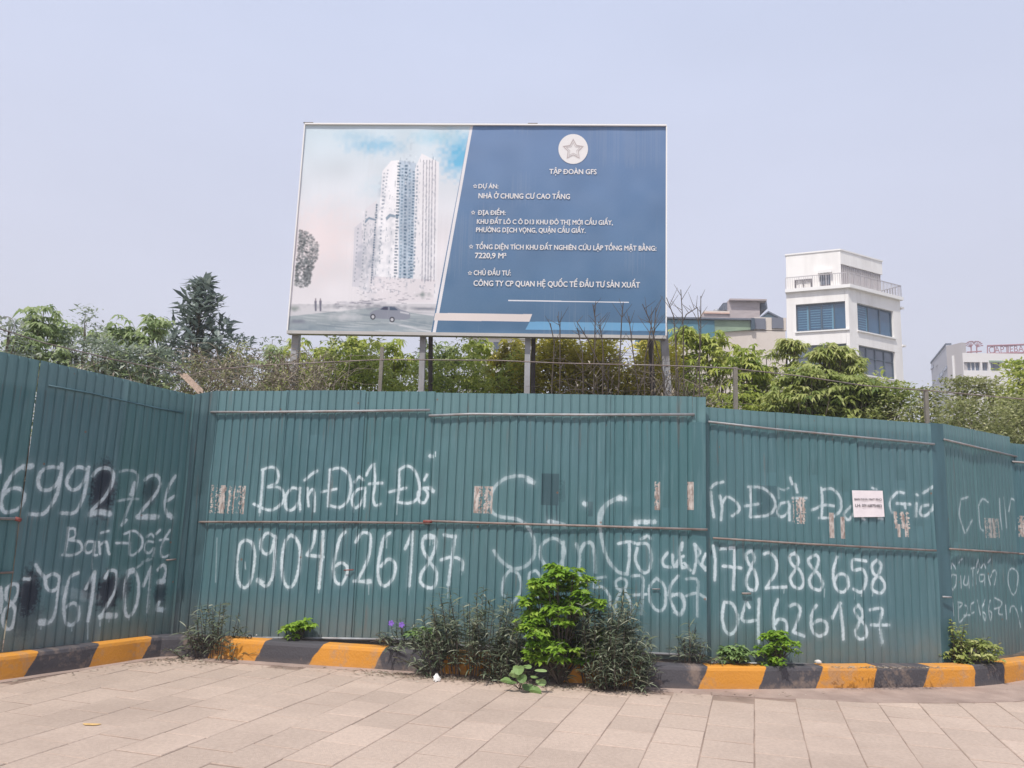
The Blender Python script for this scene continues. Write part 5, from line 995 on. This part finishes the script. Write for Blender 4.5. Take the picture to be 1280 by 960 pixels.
def umbrella_tree(px, top, Y, wpx, lm, label, name='tree', ntips=26, K=9, nl=6, L_=.13, W_=.045, low=3.0, cat='tree', tone=.5, pet=.16, stems=5):
    P = spot(px, Y); k = F/Y/1.0; rad = wpx/k/2; zt = spot(px, Y, top)[2]
    root = empty(name, (P[0], P[1], 0), label, cat, GT)
    tips = []
    for i in range(ntips):
        a = rng.random()*2*math.pi; q = rng.random()**.6; zz = rng.random()**.7; env = math.sqrt(max(0, 1-(max(0, zz-.45)/.6)**2)); tips.append((P[0]+rad*q*env*math.cos(a), P[1]+rad*.8*q*env*math.sin(a), low+(zt-.1-low)*zz))
    tips = np.array(tips); tips[0] = (P[0], P[1], zt-.08)
    b = B(); base = Vector((P[0], P[1], 0)); fork = Vector((P[0]+rnd.uniform(-.1, .1), P[1], max(1.2, low*.5))); b.tube([base, (base+fork)/2+Vector((.03, 0, 0)), fork], .05, 6, .035)
    b.build('trunk', M['bark'], root)
    b = B()
    for t in tips: t = Vector(t); m_ = fork.lerp(t, .55)+Vector((rnd.uniform(-.08, .08), rnd.uniform(-.08, .08), -.1)); b.tube([fork, m_, t], .018, 4, .006, cap=False)
    b.build('branches', M['bark'], root)
    link('crown', leafmesh('crown', [whorls(tips, K, nl, L_, W_, pet, tone=tone)]), lm, root); return root
def leafy_tree(px, top, Y, wpx, lm, label, name='tree', N=2600, L_=.10, W_=.032, low=2.6, cone=False, up=.3, tone=.5, cat='tree', clumps=26):
    P = spot(px, Y); rad = wpx*Y/F/2; zt = spot(px, Y, top)[2]; root = empty(name, (P[0], P[1], 0), label, cat, GT)
    zz = rng.random(clumps)**.85; zz[0] = 1; env = (1-zz)**.9*1.15+.05 if cone else np.sqrt(np.clip(1-(np.clip(zz-.4, 0, 1)/.62)**2, 0, 1))
    a = rng.random(clumps)*2*math.pi; q = rng.random(clumps)**.5; C = np.column_stack([P[0]+rad*q*env*np.cos(a), P[1]+rad*.8*q*env*np.sin(a), low+(zt-low)*zz])
    b = B(); base = Vector((P[0], P[1], 0)); tp = Vector((P[0], P[1], zt-(.05 if cone else .35))); b.tube([base, (base+tp)/2+Vector((rnd.uniform(-.06, .06), 0, 0)), tp], .06, 6, .008); b.build('trunk', M['bark'], root)
    b = B()
    for c in C: c = Vector(c); s = base.lerp(tp, max(.25, min(.95, (c.z-.5)/max(.1, tp.z)))); b.tube([s, (s+c)/2+Vector((0, 0, -.03)), c], .014, 4, .004, cap=False)
    b.build('branches', M['bark'], root)
    ci = rng.integers(0, clumps, N); cr = (.10+.20*rad)*(.5 if cone else 1); pos = C[ci]+rng.normal(0, 1, (N, 3))*np.array([cr*.6, cr*.6, cr*.45]); pos[:, 2] = np.minimum(pos[:, 2], zt+.03)
    if cone: hfrac = np.clip((pos[:, 2]-low)/(zt-low), 0, 1); lim = rad*((1-hfrac)**.9*1.1+.10); v = pos[:, :2]-P[:2]; rr = np.linalg.norm(v, axis=1)+1e-6; pos[:, :2] = P[:2]+v*np.minimum(1, lim/rr)[:, None]
    d = dirs(N, -.5, .8); outv = pos-C[ci]; d = d+outv*2+np.array([0, 0, up]); tn = rng.normal(0, .15, clumps)
    link('crown', leafmesh('crown', [leaves(pos, d, L_*rng.uniform(.6, 1.2, N), W_, .25, uvx=tone+tn[ci]+rng.normal(0, .17, N))]), lm, root); return root
U, V_ = umbrella_tree, leafy_tree
V_(8, 404, 9.4, 60, L['grey'], 'sparse grey-green shrub at the far left edge above the fence', 'shrub', 700, .10, .03, 2.6, cat='shrub')
U(48, 384, 11.2, 62, L['pale'], 'pale umbrella-leaved tree, leftmost of those rising over the left fence', ntips=16)
U(28, 420, 10.8, 60, L['pale'], 'low pale shrub under the leftmost umbrella-leaved tree', 'shrub', ntips=14, cat='shrub')
V_(104, 388, 11.4, 52, L['grey'], 'grey-green tree with a narrow top, second from the left edge', N=1500)
U(78, 405, 11.8, 60, L['pale'], 'pale green shrub between the two leftmost trees', 'shrub', ntips=20, cat='shrub')
U(147, 402, 12.0, 70, L['pale'], 'pale umbrella-leaved tree midway between the left edge and the dark conical tree', ntips=24)
U(190, 397, 12.2, 56, L['pale'], 'light open tree just left of the dark conical tree', ntips=18)
V_(130, 432, 10.6, 110, L['grey'], 'wide grey-leaved shrub low over the left fence', 'shrub', 1800, .12, .03, cat='shrub')
V_(188, 440, 10.7, 90, L['grey'], 'grey-leaved shrub below the dark conical tree on its left', 'shrub', 1500, .12, .03, cat='shrub')
V_(245, 354, 13.2, 150, L['conif'], 'dark conical tree standing taller than everything near it on the left', 'conical_tree', 1250, .25, .072, 3.0, cone=True, up=.5, clumps=90)
V_(292, 424, 13.2, 72, L['conif'], 'dark feathery tree just right of the conical tree', N=1300, L_=.16, W_=.035, up=.6)
V_(338, 424, 14, 34, L['grey'], 'small rounded grey tree between the conical tree and the first billboard post', N=600)
U(375, 424, 12.6, 44, L['green'], 'bright tuft-headed shrub right against the first billboard post', 'shrub', ntips=12, cat='shrub')
U(345, 434, 13, 60, L['pale'], 'pale shrub left of the first billboard post', 'shrub', ntips=14, cat='shrub')
U(405, 436, 12.4, 54, L['green'], 'fresh green shrub between the first two billboard posts, on the left', 'shrub', ntips=16, cat='shrub')
U(446, 421, 12.4, 66, L['green'], 'round fresh green tree between the first two billboard posts', ntips=30)
U(492, 426, 12.8, 56, L['green'], 'green shrub just left of the second billboard post', 'shrub', ntips=24, cat='shrub')
U(556, 432, 12.6, 60, L['pale'], 'pale green shrub just right of the second billboard post', 'shrub', ntips=24, cat='shrub')
U(602, 426, 12.8, 66, L['green'], 'green shrub midway between the second and third billboard posts', 'shrub', ntips=28, cat='shrub')
U(640, 430, 12.2, 54, L['yellow'], 'yellow-green shrub just left of the third billboard post', 'shrub', ntips=26, cat='shrub')
V_(692, 428, 12, 90, L['yellow'], 'yellow-green bush right of the third billboard post', 'bush', 3000, .09, .04, cat='bush')
V_(752, 428, 12, 90, L['yellow'], 'yellow-green bush midway between the last two billboard posts', 'bush', 3000, .09, .04, cat='bush')
V_(806, 430, 12.2, 80, L['yellow'], 'yellow-green bush just left of the last billboard post', 'bush', 2600, .09, .04, cat='bush', tone=.45)
U(852, 410, 12.6, 62, L['green'], 'leafy tree just right of the billboard in front of the teal shed', ntips=34, tone=.55)
U(892, 414, 12.6, 66, L['green'], 'leafy green tree in front of the olive shed wall', ntips=34, tone=.55)
U(935, 436, 12.2, 60, L['green'], 'lower green shrub in front of the beige wall', 'shrub', ntips=26, cat='shrub', tone=.4)
U(985, 423, 12.2, 34, L['bush'], 'slim tuft-headed tree left of the white building', ntips=9, K=11, L_=.12, W_=.042, low=4.0, tone=.65, pet=.13)
U(958, 440, 12.4, 44, L['bush'], 'drooping-leaved shrub left of the slim tuft-headed tree', 'shrub', ntips=18, cat='shrub', L_=.12, tone=.55)
U(1035, 429, 11.8, 40, L['bush'], 'tuft-headed tree in front of the white building\'s lower left window', ntips=13, K=11, L_=.125, W_=.042, low=3.8, tone=.65, pet=.13)
U(1056, 442, 11.9, 44, L['bush'], 'drooping-leaved tree in front of the white building\'s corner', ntips=18, K=10, L_=.12, tone=.6, low=3.6)
U(1008, 458, 11.4, 92, L['bush'], 'dense green bush low in front of the white building', 'bush', ntips=70, cat='bush', L_=.11, tone=.5)
U(1068, 470, 11.4, 70, L['bush'], 'dense bush below the white building\'s grey window', 'bush', ntips=60, cat='bush', L_=.11, tone=.45)
V_(1108, 484, 11.2, 80, L['bush'], 'low dark bush between the white building and the thin fence post', 'bush', 2600, .09, .035, 2.4, cat='bush')
V_(1148, 490, 11.6, 70, L['olive'], 'low olive bush around the thin post at the right', 'bush', 2000, .08, .03, 2.4, cat='bush')
V_(1196, 478, 12.6, 96, L['olive'], 'olive fine-leaved tree in front of the far building\'s grey wing', N=4000, L_=.08, W_=.03, low=2.2)
V_(1238, 478, 12.2, 80, L['olive'], 'olive fine-leaved tree below the tree emblem', N=3400, L_=.08, W_=.03, low=2.2)
V_(1274, 456, 12.8, 90, L['green'], 'bright green tree covering the far building at the right edge', N=3600, L_=.10, W_=.04, low=2.4, tone=.45)
V_(1215, 505, 10.9, 120, L['olive'], 'low olive scrub bush just over the angled fence section', 'bush', 3200, .08, .03, 2.0, cat='bush')
V_(1275, 500, 11.6, 90, L['olive'], 'low scrub bush over the last fence section', 'bush', 2400, .08, .03, 2.0, cat='bush')
# unbroken undergrowth behind the fence: nobody could count it
def under(px0, px1, Y0_, Y1_, zlo, zhi, N, lm, label, L_=.10, W_=.03, tone=.4):
    x = rng.uniform(px0, px1, N); Yd = rng.uniform(Y0_, Y1_, N); N_ = N; R0 = np.array([ray(v, 450) for v in x]); X_ = R0[:, 0]/R0[:, 1]*Yd
    wv = .5+.25*np.sin(x*.045+1)+.25*np.sin(x*.11); z = zlo+(zhi-zlo)*rng.random(N)*(.6+.4*wv); pos = np.column_stack([X_, Yd, z]); u = tone+.25*(np.sin(x*.07)*np.cos(Yd*3+z*4))+rng.normal(0, .17, N)
    tag(link('undergrowth', leafmesh('undergrowth', [leaves(pos, dirs(N, -.4, .8)+np.array([0, 0, .2]), L_*rng.uniform(.6, 1.3, N), W_, .4, uvx=u)]), lm), label, 'undergrowth', kind='stuff')
under(-60, 230, 10.2, 13, 2.4, 3.95, 5000, L['pale'], 'tangled grey-green undergrowth behind the left fence')
under(230, 420, 10.4, 12.5, 2.4, 3.9, 5200, L['olive'], 'olive undergrowth left of the first billboard posts', tone=.5)
under(370, 660, 11, 13.2, 2.5, 4.3, 17000, L['green'], 'dense fresh green undergrowth under the billboard\'s picture half', tone=.42)
under(640, 850, 11.2, 12.6, 2.6, 4.55, 17000, L['yellow'], 'dense yellow-green undergrowth under the billboard\'s blue half', tone=.42, L_=.12, W_=.04)
under(835, 1110, 11.2, 13.2, 2.4, 4.0, 10000, L['green'], 'green undergrowth right of the billboard', tone=.4)
under(1080, 1340, 10.5, 13.2, 2.2, 3.55, 9000, L['olive'], 'olive scrub behind the right fence sections', L_=.08)
# dry thickets
def brush(px, py0, py1, Y, wpx, N, m, label, cat='brush', leafy=0):
    z0, z1 = spot(px, Y, py0)[2], spot(px, Y, py1)[2]; P = spot(px, Y); w = wpx*Y/F; root = empty('dry_brush', (P[0], P[1], 0), label, cat); b = B()
    for i in range(N):
        x = P[0]+rnd.uniform(-.5, .5)*w; y = P[1]+rnd.uniform(-.4, .4); z = rnd.uniform(1.6, z1-.2); p = Vector((x, y, z)); pts = [p]; d = Vector((rnd.uniform(-1, 1), rnd.uniform(-.4, .4), rnd.uniform(.1, 1))).normalized()
        for k in range(5): d = (d+Vector((rnd.uniform(-.4, .4), rnd.uniform(-.3, .3), rnd.uniform(-.45, .2)))).normalized(); p = p+d*rnd.uniform(.09, .2); p.z = min(p.z, z1); pts.append(p)
        b.tube(pts, rnd.uniform(.003, .007), 3, .002, cap=False)
    for i in range(max(6, N//30)):
        x = P[0]+rnd.uniform(-.5, .5)*w; b.tube([(x, P[1], 0), (x+rnd.uniform(-.2, .2), P[1], 1.6), (x+rnd.uniform(-.4, .4), P[1], z0+(z1-z0)*rnd.random())], .010, 4, .004, cap=False)
    b.build('twigs', m, root)
    if leafy:
        pos = np.column_stack([P[0]+rng.uniform(-.5, .5, leafy)*w, P[1]+rng.uniform(-.4, .4, leafy), z0-.6+(z1-z0+.55)*rng.random(leafy)]); link('dry_leaves', leafmesh('dry_leaves', [leaves(pos, dirs(leafy, -.7, .5), .07, .02, .5)]), L['dry'], root)
brush(300, 488, 438, 10.6, 150, 420, M['twigp'], 'brown tangle of dry vines right of the left fence corner', leafy=1500)
brush(385, 488, 442, 10.4, 70, 240, M['twigp'], 'dry twiggy vines around the first billboard post', leafy=700)
brush(130, 470, 450, 10.4, 170, 120, M['twigp'], 'thin dry vines along the top of the left fence', leafy=200)
brush(780, 490, 450, 10.3, 130, 240, M['twig'], 'dry twigs below the billboard\'s lower right corner', leafy=300)
brush(860, 500, 470, 10.4, 70, 160, M['twigp'], 'pale dry twigs just right of the last billboard post', leafy=500)
# bare upright stems in front of the billboard
bs = [((742, 492), (741, 380), (744, 398)), ((700, 470), (697, 395), (700, 410)), ((773, 492), (779, 378), (777, 400)), ((798, 490), (786, 395), (790, 430)), ((815, 490), (820, 385), (817, 420)), ((830, 470), (803, 380), (812, 400)), ((760, 480), (721, 402), (735, 425)), ((729, 480), (722, 410), (728, 440)), ((855, 500), (851, 362), (854, 410)), ((848, 480), (833, 372), (842, 395)), ((866, 500), (876, 370), (876, 430)), ((874, 500), (872, 385), (875, 430)), ((845, 420), (872, 384), (858, 393)), ((690, 480), (688, 404), (693, 430)), ((754, 440), (748, 402), (752, 420)), ((806, 450), (815, 400), (812, 420))]
stm = empty('bare_stems', spot(780, 10.15)*np.array([1, 1, 0]), 'tall bare dead stems rising in front of the billboard\'s lower right corner', 'dead plant'); b = B()
for lo, hi, md in bs:
    Yq = 10.2+rnd.uniform(-.1, .1); A_, C_, D_ = spot(lo[0], Yq, lo[1]), spot(md[0], Yq, md[1]), spot(hi[0], Yq, hi[1]); A0 = Vector(A_); A0.z = .3; b.tube([A0, A_, C_, D_], .011, 4, .005, cap=False)
    for k in range(7):
        t = rnd.uniform(.02, .98); p = Vector(A_).lerp(Vector(C_), t*2) if t < .5 else Vector(C_).lerp(Vector(D_), t*2-1); b.tube([p, p+Vector((rnd.uniform(-.16, .16), rnd.uniform(-.05, .05), rnd.uniform(.06, .26)))], .005, 3, .002, cap=False)
b.build('stems', M['twig'], stm)
# thin pipe fence behind
def pipefence(pts, posts, label, Yo=.9):
    root = None; P = [(Wall((q[0], q[1]), (q[0]+1, q[1]))) for q in []]
def rpt(px, py, wall, back=-.95): w = Wall(wall.w3(0, 0, back)[:2], wall.w3(1, 0, back)[:2]); s, z = w.at(px, py); return w.w3(s, z)
for wall, pts, posts, label in ((LW, [(-40, 400), (0, 411), (53, 428), (140, 449), (208, 463), (238, 470)], [(-20, 405)], 'thin rusty pipe rail sloping behind the left fence'),
                                (BW, [(236, 470), (262, 462), (340, 456), (478, 449.5), (620, 450.5), (700, 454), (835, 457), (920, 460.5)], [(478, 434), (919, 459)], 'thin pipe rail on concrete posts behind the middle fence'),
                                (CW, [(920, 461), (1000, 470), (1080, 482), (1158, 488), (1290, 500)], [(1157, 487)], 'thin pipe rail on a slim post behind the right fence')):
    q = [rpt(x, y, wall) for x, y in pts]; root = empty('pipe_rail_fence', (q[0][0], q[0][1], 0), label, 'fence', 'pipe rail fences behind the sheets'); b = B(); b.tube(q, .0075, 6); b.build('rail', M['rust'], root)
    for x, y in posts: p = rpt(x, y, wall, -.97); b = B(); b.box(p[0]-.022, p[0]+.022, p[1]-.022, p[1]+.022, 0, p[2]); b.build('post', M['conc'], root)
q = rpt(6, 412, LW); b = B(); b.tube([(q[0]+.10*math.cos(t), q[1], q[2]+.12*math.sin(t)+.02) for t in np.linspace(-.6, 3.6, 14)], .005, 5); tag(b.build('wire_loop', M['pipe']), 'loop of stiff wire above the left end of the fence', 'wire')
# split board lying on the fence corner
q0 = spot(231, 9.6, 470); q1 = spot(250, 9.45, 489); b = B(); d = (Vector(q1)-Vector(q0)).normalized(); n_ = Vector((d.z, 0, -d.x))*.040
for k in range(4):
    t0, t1 = -1+k*.5, -.52+k*.5; e = Vector((0, 0, 0)) - d*rnd.uniform(0, .08); f_ = d*rnd.uniform(0, .09); a0, a1 = Vector(q0)+n_*t0+e, Vector(q0)+n_*t1+e; c0, c1 = Vector(q1)+n_*t0+f_, Vector(q1)+n_*t1+f_; yy = Vector((0, .02, 0))
    b.hexa([a0, c0, c0+yy, a0+yy, a1, c1, c1+yy, a1+yy])
tag(b.build('split_board', M['plank']), 'weathered split brown board leaning over the fence\'s left corner', 'board')

# ------------------------------------------------------------------ plants along the kerb
GP = 'weeds growing along the striped kerb'
ROWS4 = ((0, .3), (.3, .9), (.65, .8), (1, .04))
def kerb_pt(px, off=0.0, z=0.0):      # on the kerb's front line under image column px, moved back by off
    i = np.interp(px, [p[0] for p in kpx], [p[1] for p in kpx]); p = gnd(px, i); d = gnd(px+8, np.interp(px+8, [q[0] for q in kpx], [q[1] for q in kpx]))-p; d /= np.hypot(d[0], d[1]); return p+np.array([-d[1], d[0], 0])*off+np.array([0, 0, z])
def strap_clump(px, py, hpx, wpx, nst, label, name='weed_clump', L_=.12, W_=.017, flowers=(), back=.12, depth=.2, lm='strap', tone=.45, z0=0.0):
    g0 = kerb_pt(px, back, z0); k = F/np.hypot(g0[1], 1.2)*1.02; h = hpx/k; w = wpx/k; root = empty(name, (g0[0], g0[1], z0), label, 'plant', GP)
    b = B(); pos = []; dd = []
    for i in range(nst):
        u = rnd.uniform(-1, 1); bx = g0[0]+u*w*.36; by = g0[1]+rnd.uniform(-depth, depth)*.6; hh = h*(1-.75*u*u)*rnd.uniform(.45, 1.0); lean = Vector((u*w*.18+rnd.uniform(-.08, .08), rnd.uniform(-depth, depth*.3), hh)); base = Vector((bx, by, z0)); tip = base+lean; md = base.lerp(tip, .55)+Vector((0, 0, hh*.06))
        if rnd.random() < .3: tip.z *= .75; tip.x += rnd.uniform(-.12, .12)
        b.tube([base, md, tip], .0045, 4, .002, cap=False); n_ = max(4, int(hh/.045))
        for j in range(n_):
            t = .18+.82*j/n_; p = base.lerp(md, t/.55) if t < .55 else md.lerp(tip, (t-.55)/.45); a = j*2.4+i
            for q in (0, math.pi): pos.append(p); dd.append((math.cos(a+q), math.sin(a+q), rnd.uniform(.15, .9)))
    b.build('stems', M['twig'], root); pos = np.array([tuple(p) for p in pos]); N = len(pos)
    link('foliage', leafmesh('foliage', [leaves(pos, np.array(dd), L_*rng.uniform(.55, 1.2, N), W_*rng.uniform(.7, 1.3, N), .45*rng.uniform(.2, 1.8, N), ROWS4, .3, uvx=tone+rng.normal(0, .25, N))]), L[lm], root)
    for fx, fy in flowers:
        r = ray(fx, fy); t = (g0[1]-.12)/r[1]; c = Vector(r*t)+Vector((0, 0, EYE)); fb_ = B()
        for q in range(5):
            a = q*2*math.pi/5; o = Vector((math.cos(a), -.25, math.sin(a))); s = Vector((-math.sin(a), 0, math.cos(a))); fb_.face([c, c+o*.016-s*.011, c+o*.030-s*.010+Vector((0, .004, 0)), c+o*.030+s*.010+Vector((0, .004, 0)), c+o*.016+s*.011])
        fb_.build('flower', M['purple'], root)
        b = B(); b.tube([c+Vector((0, .004, 0)), c+Vector((.01, .06, -.12)), Vector((g0[0]+(c.x-g0[0])*.5, g0[1], z0))], .003, 4, .004); b.build('flower_stalk', M['twig'], root)
    return root
def lobed_plant(px, py, hpx, wpx, ntips, label, lm='lime', name='leafy_weed', L_=.075, W_=.034, K=7, nl=5, back=.18, z0=.0, low=.35, nx=.7):
    g0 = kerb_pt(px, back); k = F/np.hypot(g0[1], 1.2)*1.02; h = hpx/k+z0; w = wpx/k; root = empty(name, (g0[0], g0[1], z0), label, 'plant', GP); tips = []
    for i in range(ntips):
        zz = low+(1-low)*rnd.random()**nx; env = math.sqrt(max(.05, 1-((zz-.5)/.55)**2)); a = rnd.random()*6.28; q = rnd.random()**.5; tips.append((g0[0]+w*.5*q*env*math.cos(a), g0[1]+w*.3*q*env*math.sin(a), z0+(h-z0)*zz-.02))
    tips = np.array(tips); b = B(); base = Vector((g0[0], g0[1], z0))
    for t in tips: t = Vector(t); b.tube([base, base.lerp(t, .5)+Vector((0, 0, .03)), t], .006, 4, .003, cap=False)
    b.build('stems', M['twig'], root); link('foliage', leafmesh('foliage', [whorls(tips, K, nl, L_, W_, .06, .35, tone=.5)]), L[lm], root); return root
strap_clump(266, 829, 72, 92, 34, 'dark narrow-leaved weed clump at the inner left corner of the kerb', back=.02)
lobed_plant(360, 800, 27, 38, 10, 'small bright lime plant alone against the fence, left of the purple flowers', z0=.2, back=.24, low=.2)
strap_clump(508, 832, 52, 90, 18, 'sparse weed with two purple flowers, left of the large clumps', flowers=((489, 779), (502, 781)), back=.24, z0=.2, depth=.1)
lobed_plant(521, 812, 26, 30, 7, 'small yellow-green sprig beside the purple-flowered weed', lm='heart', z0=.2, back=.2, low=.3)
strap_clump(592, 858, 116, 165, 98, 'large dark narrow-leaved clump left of the lime bush', depth=.28, L_=.13, back=.02)
strap_clump(645, 862, 66, 90, 46, 'lower dark weed clump under the lime bush', depth=.28, back=0)
strap_clump(752, 864, 142, 126, 90, 'large dark narrow-leaved clump right of the lime bush', depth=.28, L_=.14, back=.02)
strap_clump(770, 868, 74, 80, 60, 'low drooping weed spilling on to the paving at the right clump\'s foot', depth=.3, back=-.08)
lobed_plant(700, 856, 138, 104, 110, 'tall lime-green lobed bush in the middle of the kerb weeds', L_=.08, W_=.046, K=8, low=.22, nx=1.15, back=-.06, name='lime_bush')
strap_clump(520, 838, 24, 74, 14, 'low sprawling weed on the kerb below the purple flowers', back=.1, z0=.2, depth=.12)
strap_clump(876, 826, 54, 56, 16, 'thin grassy weed standing right of the large clumps', back=.24, L_=.13, W_=.013, z0=.2, depth=.1)
lobed_plant(936, 833, 20, 40, 14, 'low bright green weed lying on the kerb, left of the rounder bush', lm='heart', z0=.21, back=.2, low=.2)
lobed_plant(981, 840, 42, 50, 30, 'round bright green bush on the kerb below the 04626187 digits', lm='lime', z0=.18, back=.12, L_=.06, low=.1)
strap_clump(1222, 842, 58, 40, 18, 'tall leafy weed growing up the right fence', L_=.08, W_=.030, lm='bush', back=.24, tone=.4, z0=.2, depth=.1)
lobed_plant(1240, 836, 26, 74, 26, 'spreading green weed at the right end of the kerb', lm='bush', z0=.2, back=.2, L_=.06, W_=.03, low=.1)
strap_clump(1262, 838, 44, 50, 16, 'leafy weed at the right edge of the view', L_=.08, W_=.028, lm='bush', back=.3, tone=.4, z0=.2, depth=.1)
# broad heart-shaped leaves low in front
g0 = gnd(650, 862); hp = empty('broad_leaved_weed', (g0[0], g0[1]-.05, 0), 'low weed with broad pale green leaves at the foot of the clumps', 'plant', GP)
lf = B(); st = B()
for k, (x, y) in enumerate([(632, 850), (642, 842), (652, 847), (660, 858), (668, 846), (676, 838), (659, 833), (668, 866), (648, 836), (676, 852), (640, 853)]):
    r = ray(x, y); t = (g0[1]-.12-.03*(k % 3))/r[1]; c = Vector(r*t)+Vector((0, 0, EYE)); c.z = max(c.z, .03); R_ = .034+.026*rnd.random(); ti = rnd.uniform(-1.2, 1.2)
    H_ = []
    for j in range(12): a = j/12*2*math.pi; rr = R_*(1-.35*max(0, math.cos(a-math.pi/2))**6+.18*max(0, math.cos(a+math.pi/2))**3); H_.append(c+Vector((rr*math.cos(a+ti), rr*.5*math.sin(a)+.016*math.sin(a*2+k), rr*(.45+.3*math.sin(k))*math.sin(a+ti))))
    u = rnd.random()
    for j in range(12): lf.face([c+Vector((0, -.004, 0)), H_[j], H_[(j+1) % 12]], [(u, 0)]*3)
    st.tube([(g0[0], g0[1], 0), c+Vector((0, .01, 0))], .003, 4)
lf.build('foliage', L['heart'], hp, uv=True); st.build('stems', M['twig'], hp)
# rubbish and stones
def pebble(px, py, z, r, m, name, label, cat, sq=.6, grp=None, back=.0):
    c = gnd(px, py, z)+np.array([0, back, 0]); b = B(); n1, n2 = 7, 5
    for i in range(n2):
        for j in range(n1):
            def q(i, j): th = math.pi*i/n2; ph = 2*math.pi*j/n1; k = 1+.22*math.sin(3*ph+px)*math.sin(th); return (c[0]+r*k*math.sin(th)*math.cos(ph), c[1]+r*k*math.sin(th)*math.sin(ph)*.8, c[2]+r*sq*(1+math.cos(th)))
            b.face([q(i, j), q(i+1, j), q(i+1, j+1), q(i, j+1)])
    return tag(b.build(name, m), label, cat, grp)
for px, py, r, lab in ((421, 797, .030, 'largest pale stone on the ledge left of the purple flowers'), (441, 797.5, .017, 'small pale stone on the ledge, second right of the largest'), (452, 798, .017, 'small pale stone on the ledge nearest the purple flowers'), (321, 795, .016, 'small pale stone on the ledge beside the black ring'), (332, 795, .016, 'small pale stone on the ledge nearest the lime plant\'s left')):
    pebble(px, py, .215, r, M['stone'], 'stone', lab, 'stone', grp='stones on the soil ledge')
pebble(848, 820, .215, .02, M['stone'], 'stone', 'pale stone on the ledge left of the grassy weed', 'stone', grp='stones on the soil ledge'); pebble(1023, 830, .23, .035, M['stone'], 'stone', 'pale lump on the ledge right of the round green bush', 'stone', grp='stones on the soil ledge')
c = gnd(312, 796, .24); b = B(); b.tube([(c[0]+.02*math.cos(t), c[1], c[2]+.02*math.sin(t)) for t in np.linspace(0, 2*math.pi, 13)], .007, 6); tag(b.build('rubber_ring', M['black']), 'small black ring lying on the ledge near the left corner', 'ring')
c = gnd(546, 852); b = B()
for k in range(10):
    a0, a1 = k*.63, (k+1)*.63
    for j in range(4): 
        f_ = lambda a, jj: (c[0]+(.034+.012*math.sin(a*3+jj*2))*math.cos(a)*math.cos(jj*.36-.1), c[1]-.02+(.03)*math.sin(a)*math.cos(jj*.36-.1), .01+.017*jj+.008*math.sin(a*4+jj))
        b.face([f_(a0, j), f_(a1, j), f_(a1, j+1), f_(a0, j+1)])
tag(b.build('crumpled_wrapper', M['litter']), 'crumpled white wrapper on the paving left of the large clump', 'litter')
# dead leaves and grit swept against the kerb
x = np.concatenate([rng.normal(500, 32, 220), rng.uniform(545, 815, 560), rng.normal(215, 28, 160), rng.uniform(1040, 1180, 210), rng.uniform(10, 1270, 260)]); P = []
for v in x:
    i = np.interp(v, [p[0] for p in kpx], [p[1] for p in kpx]); P.append(gnd(v, i+abs(rng.normal(0, 3.5))+ .5, .012) if not (1040 <= v <= 1180) else gnd(v, 833.5+rng.random()*2, .235))
P = np.array(P); tag(link('leaf_litter', leafmesh('leaf_litter', [leaves(P, dirs(len(P), -.02, .25), .045*rng.uniform(.4, 1.3, len(P)), .012, .05)]), L['dry']), 'dead leaves and twigs swept against the kerb', 'leaf litter', kind='stuff')
c = gnd(114, 906, .0075); b = B(); pts = [(c[0]+.06*math.cos(t)*(1+.25*math.sin(3*t)), c[1]+.035*math.sin(t)*(1+.3*math.cos(2*t)), .0115) for t in np.linspace(0, 2*math.pi, 16, endpoint=False)]; b.face(pts)
tag(b.build('paint_spot', mat('faded_yellow_paint', (.62, .40, .16), .9, var=.15, scale=30)), 'small yellow paint spill on the paving at the left', 'paint spot')
S.cycles.use_denoising = True
# ------------------------------------------------------------------ hot-weather haze
hz = B(); hz.box(-220, 260, -30, 200, -1.02, 32); hm = bpy.data.materials.new('haze'); hm.use_nodes = True; hn = hm.node_tree.nodes; hn.remove(hn['Principled BSDF']); pv_ = hn.new('ShaderNodeVolumePrincipled'); pv_.inputs['Color'].default_value = (.93, .94, 1.0, 1); pv_.inputs['Density'].default_value = .0022; pv_.inputs['Anisotropy'].default_value = .2
hm.node_tree.links.new(pv_.outputs[0], hn['Material Output'].inputs['Volume']); tag(hz.build('haze', hm), kind='stuff')
